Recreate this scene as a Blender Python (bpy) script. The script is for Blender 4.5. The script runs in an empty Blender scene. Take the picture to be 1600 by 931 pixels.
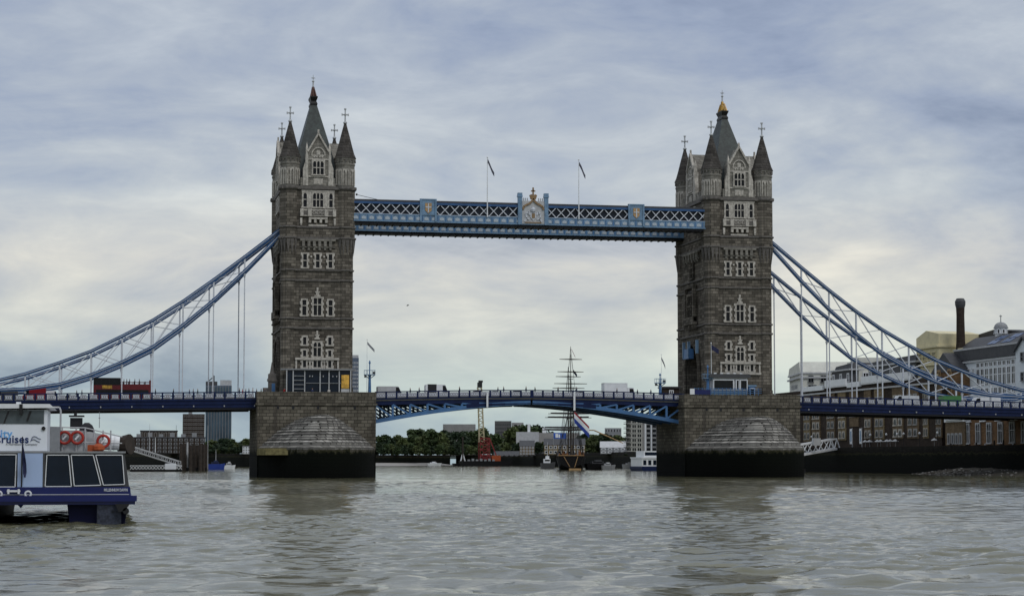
import bpy, bmesh, math, random
import numpy as np
from mathutils import Vector, Matrix
R = math.radians
rnd = random.Random(7)
scene = bpy.context.scene
COL = scene.collection

# ---------------------------------------------------------------- camera
CAM = (-79.498, -387.994, 3.1915); YAW = 0.19721; PITCH = 0.0619; F = 3167.8; V0 = 521.75
cd = bpy.data.cameras.new('camera'); cam = bpy.data.objects.new('camera', cd); COL.objects.link(cam)
cam.location = CAM; cam.rotation_euler = (math.pi/2 + PITCH, 0, -YAW)
cd.sensor_width = 36; cd.lens = F/1600*36; cd.shift_y = (V0-465.5)/1600
cd.clip_start = 1; cd.clip_end = 9000
scene.camera = cam

# ---------------------------------------------------------------- world, sun, exposure
SKY = 0.1
w = bpy.data.worlds.new("World"); scene.world = w; w.use_nodes = True
nt = w.node_tree; nt.nodes.clear()
def N(t, k, **kw):
    n = t.nodes.new(k)
    for a, b in kw.items(): setattr(n, a, b)
    return n
def math_node(t, op, a, b=None):
    n = N(t, 'ShaderNodeMath', operation=op)
    for i, x in enumerate((a, b)):
        if x is None: continue
        if isinstance(x, (int, float)): n.inputs[i].default_value = x
        else: t.links.new(x, n.inputs[i])
    return n.outputs[0]
def ramp(t, fac, stops, interp='LINEAR'):
    n = N(t, 'ShaderNodeValToRGB'); cr = n.color_ramp; cr.interpolation = interp
    while len(cr.elements) < len(stops): cr.elements.new(0.5)
    for e, (p, c) in zip(cr.elements, stops):
        e.position = p; e.color = (c[0], c[1], c[2], 1) if hasattr(c, '__len__') else (c, c, c, 1)
    t.links.new(fac, n.inputs[0]); return n.outputs[0]
tc = N(nt, 'ShaderNodeTexCoord'); sx = N(nt, 'ShaderNodeSeparateXYZ'); nt.links.new(tc.outputs['Generated'], sx.inputs[0])
zc = math_node(nt, 'MAXIMUM', sx.outputs[2], 0.0)
den = math_node(nt, 'ADD', zc, 0.19)
cv = N(nt, 'ShaderNodeCombineXYZ')
nt.links.new(math_node(nt, 'DIVIDE', sx.outputs[0], den), cv.inputs[0])
nt.links.new(math_node(nt, 'DIVIDE', sx.outputs[1], den), cv.inputs[1])
cv.inputs[2].default_value = 3.7
def noise(t, vec, scale, detail=5, rough=0.55, dist=0.0):
    n = N(t, 'ShaderNodeTexNoise'); n.inputs['Scale'].default_value = scale; n.inputs['Detail'].default_value = detail
    n.inputs['Roughness'].default_value = rough; n.inputs['Distortion'].default_value = dist
    t.links.new(vec, n.inputs['Vector']); return n.outputs['Fac']
mpc = N(nt, 'ShaderNodeMapping'); mpc.inputs['Scale'].default_value = (1, 1, 3.0); mpc.inputs['Location'].default_value = (2.3, 0.4, 1.1)
nt.links.new(tc.outputs['Generated'], mpc.inputs[0])
n1 = noise(nt, mpc.outputs[0], 5.2, 7, 0.56, 0.5)
n2 = noise(nt, mpc.outputs[0], 17.0, 6, 0.6, 0.4)
nn = math_node(nt, 'ADD', math_node(nt, 'MULTIPLY', n1, 0.72), math_node(nt, 'MULTIPLY', n2, 0.28))
base = ramp(nt, zc, [(0.0, (.43, .53, .56)), (0.035, (.47, .555, .575)), (0.066, (.575, .60, .60)), (0.098, (.67, .665, .64)),
                     (0.130, (.52, .565, .62)), (0.19, (.405, .46, .565)), (0.33, (.45, .505, .595)), (1.0, (.88, .90, .94))])
cl = ramp(nt, nn, [(0.32, (.50, .555, .68)), (0.44, (.80, .835, .915)), (0.54, (1.05, 1.04, 1.01)), (0.66, (1.40, 1.34, 1.20))])
mul = N(nt, 'ShaderNodeMix', data_type='RGBA', blend_type='MULTIPLY'); mul.inputs[0].default_value = 1.0
nt.links.new(base, mul.inputs[6]); nt.links.new(cl, mul.inputs[7])
gain = N(nt, 'ShaderNodeMix', data_type='RGBA', blend_type='MULTIPLY'); gain.inputs[0].default_value = 1.0
nt.links.new(mul.outputs[2], gain.inputs[6]); gain.inputs[7].default_value = (1/SKY,)*3 + (1,)
sky = N(nt, 'ShaderNodeTexSky', sky_type='NISHITA', sun_disc=False)
SUN_EL, SUN_AZ = R(48), R(215)          # azimuth clockwise from +Y
sky.sun_elevation = SUN_EL; sky.sun_rotation = SUN_AZ
mx = N(nt, 'ShaderNodeMix', data_type='RGBA'); mx.inputs[0].default_value = 0.92
nt.links.new(sky.outputs[0], mx.inputs[6]); nt.links.new(gain.outputs[2], mx.inputs[7])
bg = N(nt, 'ShaderNodeBackground'); bg.inputs[1].default_value = SKY
nt.links.new(mx.outputs[2], bg.inputs[0])
wo = N(nt, 'ShaderNodeOutputWorld'); nt.links.new(bg.outputs[0], wo.inputs[0])
SUN_AZ = R(150)
sky.sun_rotation = SUN_AZ
ld = bpy.data.lights.new('sun', 'SUN'); ld.energy = 0.8; ld.angle = R(18); ld.color = (1, .96, .9)
lo = bpy.data.objects.new('sun', ld); COL.objects.link(lo)
sd = Vector((math.sin(SUN_AZ)*math.cos(SUN_EL), math.cos(SUN_AZ)*math.cos(SUN_EL), math.sin(SUN_EL)))
lo.rotation_euler = sd.to_track_quat('Z', 'Y').to_euler(); lo.location = (0, -200, 200)
scene.view_settings.view_transform = 'Standard'; scene.view_settings.look = 'None'
scene.view_settings.exposure = 0.0; scene.view_settings.gamma = 1
scene.render.film_transparent = False
try:
    scene.cycles.use_denoising = True; scene.cycles.denoiser = 'OPENIMAGEDENOISE'
    scene.cycles.max_bounces = 5; scene.cycles.glossy_bounces = 3; scene.cycles.diffuse_bounces = 2
    scene.cycles.transparent_max_bounces = 4; scene.cycles.caustics_reflective = False; scene.cycles.caustics_refractive = False
except Exception: pass

# ---------------------------------------------------------------- measuring: a photo pixel (1600 wide) to a point at a known distance
_cy, _sy, _cp, _sp = math.cos(YAW), math.sin(YAW), math.cos(PITCH), math.sin(PITCH)
def ray(u, v):
    X = (u-800)/F; Z = -(v-V0)/F
    Y = _cp - _sp*Z; z = _sp + _cp*Z
    return (_cy*X+_sy*Y, -_sy*X+_cy*Y, z)
def py(u, v, Y):
    r = ray(u, v); t = (Y-CAM[1])/r[1]
    return Vector((CAM[0]+r[0]*t, Y, CAM[2]+r[2]*t))
def pxx(u, v, X):
    r = ray(u, v); t = (X-CAM[0])/r[0]
    return Vector((X, CAM[1]+r[1]*t, CAM[2]+r[2]*t))

# ---------------------------------------------------------------- materials
M = {}
def mat(name, col, rough=0.7, metal=0.0, var=0.12, vscale=3.0, bump=0.0, spec=0.4, detail=4, grime=None):
    m = bpy.data.materials.new(name); m.use_nodes = True; t = m.node_tree; b = t.nodes['Principled BSDF']
    b.inputs['Roughness'].default_value = rough; b.inputs['Metallic'].default_value = metal
    b.inputs['Specular IOR Level'].default_value = spec
    tc = N(t, 'ShaderNodeTexCoord')
    f = noise(t, tc.outputs['Object'], vscale, detail, 0.6)
    lo_ = [max(0, c*(1-var)) for c in col]; hi = [min(1, c*(1+var)) for c in col]
    c = ramp(t, f, [(0.32, lo_), (0.68, hi)])
    if grime:
        g = noise(t, tc.outputs['Object'], grime[1], 6, 0.7)
        gf = ramp(t, g, [(0.45, 0.0), (0.7, grime[2])])
        mm = N(t, 'ShaderNodeMix', data_type='RGBA'); t.links.new(gf, mm.inputs[0]); t.links.new(c, mm.inputs[6])
        mm.inputs[7].default_value = tuple(grime[0]) + (1,); c = mm.outputs[2]
    t.links.new(c, b.inputs['Base Color'])
    if bump:
        bp = N(t, 'ShaderNodeBump'); bp.inputs['Strength'].default_value = bump; bp.inputs['Distance'].default_value = 0.05
        t.links.new(f, bp.inputs['Height']); t.links.new(bp.outputs[0], b.inputs['Normal'])
    M[name] = m; return m
def stone(name, col, course=0.55, blk=1.2, mortar=0.55, var=0.25, tide=False, rough=0.85, msize=.035, stain=(.05, .045, .04), stainamt=0.5):
    m = bpy.data.materials.new(name); m.use_nodes = True; t = m.node_tree; b = t.nodes['Principled BSDF']
    b.inputs['Roughness'].default_value = rough; b.inputs['Specular IOR Level'].default_value = 0.08
    tc = N(t, 'ShaderNodeTexCoord'); s = N(t, 'ShaderNodeSeparateXYZ'); t.links.new(tc.outputs['Object'], s.inputs[0])
    cb = N(t, 'ShaderNodeCombineXYZ')
    t.links.new(math_node(t, 'ADD', s.outputs[0], math_node(t, 'MULTIPLY', s.outputs[1], 0.93)), cb.inputs[0]); t.links.new(s.outputs[2], cb.inputs[1])
    br = N(t, 'ShaderNodeTexBrick'); t.links.new(cb.outputs[0], br.inputs['Vector'])
    br.inputs['Scale'].default_value = 1.0; br.inputs['Brick Width'].default_value = blk; br.inputs['Row Height'].default_value = course
    br.inputs['Mortar Size'].default_value = msize; br.inputs['Mortar Smooth'].default_value = 0.3; br.inputs['Bias'].default_value = 0.0
    br.inputs['Color1'].default_value = tuple(c*(1-var) for c in col) + (1,)
    br.inputs['Color2'].default_value = tuple(min(1, c*(1+var)) for c in col) + (1,)
    br.inputs['Mortar'].default_value = tuple(c*mortar for c in col) + (1,)
    f = noise(t, tc.outputs['Object'], 0.35, 7, 0.65)
    v = ramp(t, f, [(0.3, .72), (0.7, 1.22)])
    mm = N(t, 'ShaderNodeMix', data_type='RGBA', blend_type='MULTIPLY'); mm.inputs[0].default_value = 1
    t.links.new(br.outputs['Color'], mm.inputs[6]); t.links.new(v, mm.inputs[7]); c = mm.outputs[2]
    # run-off stains: noise stretched down the wall
    mp = N(t, 'ShaderNodeMapping'); mp.inputs['Scale'].default_value = (1.1, 1.1, 0.09); t.links.new(tc.outputs['Object'], mp.inputs[0])
    g = noise(t, mp.outputs[0], 1.0, 5, 0.65)
    gf = ramp(t, g, [(0.5, 0.0), (0.74, stainamt)])
    m2 = N(t, 'ShaderNodeMix', data_type='RGBA'); t.links.new(gf, m2.inputs[0]); t.links.new(c, m2.inputs[6]); m2.inputs[7].default_value = tuple(stain)+(1,)
    c = m2.outputs[2]
    if tide:
        gp = N(t, 'ShaderNodeNewGeometry'); s2 = N(t, 'ShaderNodeSeparateXYZ'); t.links.new(gp.outputs['Position'], s2.inputs[0])
        wob = noise(t, tc.outputs['Object'], 0.7, 7, 0.75)
        hz = math_node(t, 'ADD', s2.outputs[2], math_node(t, 'MULTIPLY', math_node(t, 'SUBTRACT', wob, 0.5), 3.2))
        gr = ramp(t, math_node(t, 'DIVIDE', hz, 10.0), [(0.0, (.003, .0035, .003)), (0.43, (.0045, .006, .004)), (0.465, (.03, .03, .015)), (0.50, tuple(c*.45 for c in col)), (0.58, tuple(c*.75 for c in col))])
        fr = ramp(t, math_node(t, 'DIVIDE', hz, 10.0), [(0.46, 1.0), (0.64, 0.0)])
        m3 = N(t, 'ShaderNodeMix', data_type='RGBA'); t.links.new(fr, m3.inputs[0]); t.links.new(c, m3.inputs[6]); t.links.new(gr, m3.inputs[7]); c = m3.outputs[2]
    t.links.new(c, b.inputs['Base Color'])
    bp = N(t, 'ShaderNodeBump'); bp.inputs['Strength'].default_value = 0.6; bp.inputs['Distance'].default_value = 0.06
    hh = math_node(t, 'ADD', math_node(t, 'MULTIPLY', br.outputs['Fac'], -1.0), math_node(t, 'MULTIPLY', noise(t, tc.outputs['Object'], 3.0, 5, .7), 0.9))
    t.links.new(hh, bp.inputs['Height']); t.links.new(bp.outputs[0], b.inputs['Normal'])
    M[name] = m; return m
stone('granite', (.157, .141, .117), 0.55, 1.2, .4, .46, msize=.045, stainamt=.62)
stone('upper_stone', (.25, .237, .208), 0.5, 1.2, 0.6, 0.18, stainamt=.55)
stone('spire_stone', (.075, .069, .063), 0.55, 0.9, 0.45, 0.3)
stone('pier_stone', (.150, .136, .108), 0.62, 1.25, 0.3, 0.36, tide=True, stainamt=.8, msize=.055)
stone('dome_stone', (.27, .26, .238), 0.48, 1.25, 0.12, 0.5, tide=True, stainamt=.75, msize=.085)  # own pale grey, with light on the cap put into the tone
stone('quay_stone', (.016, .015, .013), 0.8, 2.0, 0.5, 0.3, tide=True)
stone('brown_brick', (.19, .14, .088), 0.3, 0.7, 0.7, 0.2)
stone('yellow_brick', (.27, .21, .122), 0.3, 0.7, 0.75, 0.15)
stone('orange_brick', (.21, .125, .068), 0.3, 0.7, 0.75, 0.2)
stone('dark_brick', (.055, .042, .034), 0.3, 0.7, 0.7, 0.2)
mat('portland', (.52, .49, .435), .8, var=.2, vscale=2.5, grime=((.16, .145, .125), 1.7, .75))
mat('string_stone', (.13, .12, .11), .85, var=.3, vscale=2)
mat('slate', (.022, .030, .029), .55, var=.35, vscale=1.2, bump=.4, grime=((.06, .085, .075), .6, .7))
mat('roof_slate', (.05, .052, .058), .6, var=.25, vscale=1.0)
mat('glass', (.008, .009, .011), .2, var=.3, vscale=1, spec=.22)
mat('boat_glass', (.008, .014, .026), .15, var=.25, vscale=.6, spec=.2)
mat('wheel_glass', (.075, .095, .105), .15, var=.5, vscale=.5, spec=.4)  # wheelhouse pane lightened, reflections put into its base colour
mat('reflection_glass', (.40, .52, .76), .12, var=.06, vscale=.5, spec=.5)  # pale blue is a reflection put into the door's base colour
mat('gold', (.46, .27, .06), .45, .6, var=.2)
mat('copper', (.12, .058, .045), .6, .3, var=.3)
mat('bronze', (.27, .18, .095), .6, .2, var=.35)
mat('iron_grey', (.45, .47, .48), .5, var=.15, vscale=4)
mat('bridge_blue', (.065, .17, .36), .45, var=.15, vscale=.8, grime=((.05, .09, .16), .5, .5))
mat('pale_blue', (.17, .285, .42), .5, var=.15, vscale=.9, grime=((.08, .13, .19), .8, .7))
mat('navy', (.008, .018, .070), .5, var=.2, vscale=.6, grime=((.004, .006, .022), .7, .5), spec=.2)
mat('chain_blue', (.028, .092, .23), .42, var=.2, vscale=.5, grime=((.02, .045, .11), .6, .5))
mat('bridge_white', (.58, .61, .66), .5, var=.1, vscale=2, grime=((.4, .42, .45), 1.5, .5))
mat('panel_white', (.55, .57, .66), .5, var=.12, vscale=2)
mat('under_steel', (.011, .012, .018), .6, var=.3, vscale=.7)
mat('asphalt', (.05, .05, .05), .9, var=.15)
mat('white_paint', (.78, .80, .82), .35, var=.04, vscale=1.0, grime=((.55, .57, .58), .8, .35))
mat('boat_white', (.80, .84, .90), .3, var=.04, vscale=.5, grime=((.6, .64, .7), .9, .25))
mat('boat_blue', (.005, .011, .095), .3, var=.15, vscale=.4)
mat('light_blue_ink', (.16, .42, .80), .5, var=.03)
mat('navy_ink', (.02, .04, .14), .5, var=.03)
mat('black', (.012, .012, .013), .5, var=.2)
mat('dark_grey', (.06, .062, .066), .6, var=.2)
mat('mid_grey', (.25, .26, .27), .6, var=.15)
mat('light_grey', (.46, .47, .48), .6, var=.12, vscale=1)
mat('lifering_red', (.36, .025, .014), .5, var=.2)
mat('orange', (.34, .065, .015), .6, var=.2)
mat('bus_red', (.13, .007, .010), .35, var=.15)
mat('van_red', (.30, .012, .02), .35, var=.1)
mat('truck_green', (.10, .30, .10), .5, var=.15)
mat('cream', (.70, .63, .40), .7, var=.08, vscale=.6, grime=((.45, .4, .26), .8, .4))
mat('render_white', (.62, .62, .56), .75, var=.1, vscale=.5, grime=((.42, .42, .37), .6, .4))
mat('clapboard', (.66, .71, .74), .65, var=.06, vscale=.6)
mat('steel_blue_cladding', (.10, .13, .18), .4, var=.25, vscale=.3)
mat('concrete', (.30, .29, .275), .8, var=.15, vscale=.3)
mat('teal_glass', (.055, .09, .12), .2, var=.35, vscale=.15)
mat('timber', (.035, .026, .02), .8, var=.4, vscale=1.5)
mat('hull_black', (.009, .009, .010), .6, var=.3, spec=.15)
mat('hull_navy_shade', (.004, .005, .03), .5, spec=.15)  # navy taken near black, shade under the deck put into the colour
mat('moss', (.20, .175, .085), .9, var=.4, vscale=1.2, spec=.1)
mat('window_light', (.05, .09, .2), .25, var=.2, vscale=.4, spec=.3)
mat('fascia_relief', (.42, .48, .54), .6, var=.15)
mat('gear_brown', (.30, .13, .05), .8, var=.5)
mat('scraped_blue', (.03, .036, .055), .6, var=.7, vscale=6)
mat('wood_tan', (.42, .27, .13), .65, var=.25)
mat('trunk', (.06, .045, .032), .9, var=.3)
mat('leaf_a', (.042, .068, .02), .7, var=.5, vscale=.22)
mat('leaf_b', (.075, .098, .03), .7, var=.5, vscale=.22)
mat('leaf_c', (.022, .042, .016), .7, var=.5, vscale=.22)
mat('skin', (.45, .28, .2), .6, var=.1)
for nm, c in (('coat_black', (.015, .015, .018)), ('coat_navy', (.02, .03, .08)), ('coat_grey', (.12, .12, .13)), ('coat_red', (.45, .03, .03)), ('coat_pale', (.55, .52, .48)), ('coat_green', (.06, .09, .05))):
    mat(nm, c, .8, var=.15)
mat('mud', (.03, .027, .02), .9, var=.6, vscale=.5, bump=.6, grime=((.11, .10, .075), 1.6, .6), detail=8)
mat('earth', (.05, .05, .042), .95, var=.3, vscale=.05)
mat('flag_red', (.30, .02, .03), .7, var=.1); mat('flag_blue', (.02, .05, .28), .7, var=.1); mat('flag_navy', (.012, .016, .06), .7, var=.1)
mat('poster', (.62, .36, .06), .6, var=.5, vscale=1.6)
mat('banner_blue', (.03, .10, .42), .6, var=.4, vscale=.9)
mat('crane_red', (.20, .022, .022), .6, var=.25); mat('crane_yellow', (.46, .41, .26), .6, var=.25)

# ---------------------------------------------------------------- mesh builder
def wloc(o):
    v = Vector((0, 0, 0))
    while o: v += o.location; o = o.parent
    return v
class MB:
    def __init__(s, T=None): s.v = []; s.f = []; s.mi = []; s.T = T; s.cm = 0
    def add(s, vs, fs):
        b = len(s.v)
        for p in vs: s.v.append(s.T(*p) if s.T else tuple(p))
        for f in fs: s.f.append([b+i for i in f]); s.mi.append(s.cm)
        return s
    def box(s, x0, x1, y0, y1, z0, z1):
        if x0 > x1: x0, x1 = x1, x0
        if y0 > y1: y0, y1 = y1, y0
        if z0 > z1: z0, z1 = z1, z0
        return s.add([(x0,y0,z0),(x1,y0,z0),(x1,y1,z0),(x0,y1,z0),(x0,y0,z1),(x1,y0,z1),(x1,y1,z1),(x0,y1,z1)],
                     [(0,3,2,1),(4,5,6,7),(0,1,5,4),(1,2,6,5),(2,3,7,6),(3,0,4,7)])
    def bar(s, p, q, w, h=None, up=(0, 0, 1)):
        h = h or w; p = Vector(p); q = Vector(q); d = (q-p)
        if d.length < 1e-6: return s
        d.normalize(); a = d.cross(Vector(up))
        if a.length < 1e-3: a = d.cross(Vector((0, 1, 0)))
        a.normalize(); b = a.cross(d); a *= w/2; b *= h/2
        return s.add([p-a-b, p+a-b, p+a+b, p-a+b, q-a-b, q+a-b, q+a+b, q-a+b],
                     [(0,1,2,3),(7,6,5,4),(0,4,5,1),(1,5,6,2),(2,6,7,3),(3,7,4,0)])
    def stack(s, cx, cy, prof, n=8, rot=None, sx=1, sy=1):
        rot = math.pi/n if rot is None else rot
        vs = []; fs = []
        for r, z in prof:
            for k in range(n):
                a = rot+2*math.pi*k/n; vs.append((cx+sx*r*math.cos(a), cy+sy*r*math.sin(a), z))
        for i in range(len(prof)-1):
            for k in range(n): fs.append((i*n+k, i*n+(k+1) % n, (i+1)*n+(k+1) % n, (i+1)*n+k))
        fs.append(tuple(range(n-1, -1, -1))); fs.append(tuple((len(prof)-1)*n+k for k in range(n)))
        return s.add(vs, fs)
    def tube(s, pts, r, n=6):
        for a, b in zip(pts[:-1], pts[1:]): s.cyl(a, b, r, r, n)
        return s
    def cyl(s, p, q, r0, r1=None, n=6):
        r1 = r0 if r1 is None else r1
        p = Vector(p); q = Vector(q); d = (q-p).normalized(); a = d.cross(Vector((0, 0, 1)))
        if a.length < 1e-3: a = Vector((1, 0, 0))
        a.normalize(); b = a.cross(d); vs = []
        for c, r in ((p, r0), (q, r1)):
            for k in range(n): t = 2*math.pi*k/n; vs.append(c+a*r*math.cos(t)+b*r*math.sin(t))
        fs = [(k, (k+1) % n, n+(k+1) % n, n+k) for k in range(n)] + [tuple(range(n-1, -1, -1)), tuple(range(n, 2*n))]
        return s.add(vs, fs)
    def prism(s, poly, z0, z1):
        n = len(poly)
        return s.add([(x, y, z0) for x, y in poly]+[(x, y, z1) for x, y in poly],
                     [(k, (k+1) % n, n+(k+1) % n, n+k) for k in range(n)]+[tuple(range(n-1, -1, -1)), tuple(range(n, 2*n))])
    def slab(s, poly, y0, y1):            # polygon in x,z pushed through y
        n = len(poly)
        return s.add([(x, y0, z) for x, z in poly]+[(x, y1, z) for x, z in poly],
                     [(k, (k+1) % n, n+(k+1) % n, n+k) for k in range(n)]+[tuple(range(n-1, -1, -1)), tuple(range(n, 2*n))])
    def slabx(s, poly, x0, x1):           # polygon in y,z pushed through x
        n = len(poly)
        return s.add([(x0, y, z) for y, z in poly]+[(x1, y, z) for y, z in poly],
                     [(k, (k+1) % n, n+(k+1) % n, n+k) for k in range(n)]+[tuple(range(n-1, -1, -1)), tuple(range(n, 2*n))])
    def ring(s, c, rad, r, axis='y', n=20, m=6):
        vs = []; fs = []
        for i in range(n):
            a = 2*math.pi*i/n
            for j in range(m):
                b = 2*math.pi*j/m; q = rad+r*math.cos(b); e = r*math.sin(b)
                vs.append((c[0]+q*math.cos(a), c[1]+e, c[2]+q*math.sin(a)) if axis == 'y' else (c[0]+e, c[1]+q*math.cos(a), c[2]+q*math.sin(a)))
        for i in range(n):
            for j in range(m): fs.append((i*m+j, ((i+1) % n)*m+j, ((i+1) % n)*m+(j+1) % m, i*m+(j+1) % m))
        return s.add(vs, fs)
    def mesh(s, name, mats, off=Vector((0, 0, 0)), smooth=False):
        me = bpy.data.meshes.new(name)
        me.from_pydata([tuple(Vector(p)-off) for p in s.v], [], s.f)
        for m in (mats if isinstance(mats, (list, tuple)) else [mats]): me.materials.append(M[m] if isinstance(m, str) else m)
        me.polygons.foreach_set('material_index', s.mi)
        bm = bmesh.new(); bm.from_mesh(me); bmesh.ops.recalc_face_normals(bm, faces=bm.faces); bm.to_mesh(me); bm.free()
        if smooth: me.polygons.foreach_set('use_smooth', [True]*len(me.polygons))
        return me
    def build(s, name, mats, parent=None, smooth=False, at=None):
        base = Vector(at) if at is not None else (wloc(parent) if parent else Vector((0, 0, 0)))
        o = bpy.data.objects.new(name, s.mesh(name, mats, base, smooth)); COL.objects.link(o)
        if parent: o.parent = parent; o.location = base-wloc(parent) if at is not None else (0, 0, 0)
        elif at is not None: o.location = base
        return o
def tag(o, label=None, cat=None, group=None, kind=None):
    if label: o['label'] = label
    if cat: o['category'] = cat
    if group: o['group'] = group
    if kind: o['kind'] = kind
    return o
def thing(name, label, cat, loc=(0, 0, 0), group=None):
    o = bpy.data.objects.new(name, None); COL.objects.link(o); o.location = loc; o.empty_display_size = .5
    return tag(o, label, cat, group)
def inst(name, me, parent, loc, rz=0, ry=0, scale=None):       # loc in world coordinates
    o = bpy.data.objects.new(name, me); COL.objects.link(o)
    if parent: o.parent = parent; o.location = Vector(loc)-wloc(parent)
    else: o.location = loc
    o.rotation_euler = (0, ry, rz)
    if scale: o.scale = scale
    return o
KIDS = {}
def copy_tree(o, parent=None):
    c = o.copy(); COL.objects.link(c); c.parent = parent
    for k in o.children: copy_tree(k, c)
    return c
# ---- windows: a surround with mullions, and dark glass behind it (a sub-part); local x along the wall, -y outwards
WC = {}
def win(root, w_, h_, pos, rz=0, lights=1, transom=None, frame='portland', quoin=False, fw=.22, arch=False, glass='glass', proud=.28, sill=True, name='window', sub=True):
    key = (round(w_, 2), round(h_, 2), lights, transom, frame, quoin, fw, arch, glass, proud, sill)
    if key not in WC:
        m = MB(); hw = w_/2; p = proud
        m.box(-hw, -hw+fw, -p, 0, 0, h_); m.box(hw-fw, hw, -p, 0, 0, h_)
        m.box(-hw+fw, hw-fw, -p, 0, h_-fw, h_)
        if sill: m.box(-hw-.1, hw+.1, -p-.12, 0, -.02, fw*.8)
        else: m.box(-hw+fw, hw-fw, -p, 0, 0, fw*.7)
        iw = (w_-2*fw)/lights; mw = min(.16, fw*.7)
        for k in range(1, lights): m.box(-hw+fw+k*iw-mw/2, -hw+fw+k*iw+mw/2, -p+.03, 0, fw*.7, h_-fw)
        if transom: m.box(-hw+fw, hw-fw, -p+.04, 0, transom*h_-mw/2, transom*h_+mw/2)
        if arch:
            for k in range(lights):
                xa = -hw+fw+k*iw; xb = xa+iw; zt = h_-fw; c = min(iw*.55, h_*.3)
                for t in range(3):
                    f0 = t/3; m.add([(xa, -p+.02, zt-c*(1-f0)), (xa+iw*.5*(f0+.33)*.95, -p+.02, zt-c*(1-f0-.33)), (xa, -p+.02, zt), (xa, -.01, zt-c*(1-f0)), (xa+iw*.5*(f0+.33)*.95, -.01, zt-c*(1-f0-.33)), (xa, -.01, zt)], [(0, 1, 2), (3, 5, 4), (0, 3, 4, 1), (1, 4, 5, 2)])
                    m.add([(xb, -p+.02, zt-c*(1-f0)), (xb-iw*.5*(f0+.33)*.95, -p+.02, zt-c*(1-f0-.33)), (xb, -p+.02, zt), (xb, -.01, zt-c*(1-f0)), (xb-iw*.5*(f0+.33)*.95, -.01, zt-c*(1-f0-.33)), (xb, -.01, zt)], [(0, 2, 1), (3, 4, 5), (0, 1, 4, 3), (1, 2, 5, 4)])
        if quoin:
            nq = max(3, int(round(h_/.55)))
            for k in range(nq):
                if k % 2 == 0:
                    z0 = k*h_/nq; z1 = (k+1)*h_/nq
                    m.box(-hw-.2, -hw+.01, -p+.03, 0, z0, z1); m.box(hw-.01, hw+.2, -p+.03, 0, z0, z1)
        g = MB(); g.box(-hw+fw*.5, hw-fw*.5, -.035, .02, .05, h_-fw*.5)
        WC[key] = (m.mesh('window', frame), g.mesh('glass', glass))
    o = inst(name, WC[key][0], root, pos, rz)
    if sub:
        g = bpy.data.objects.new('glass', WC[key][1]); COL.objects.link(g); g.parent = o
    return o

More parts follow.
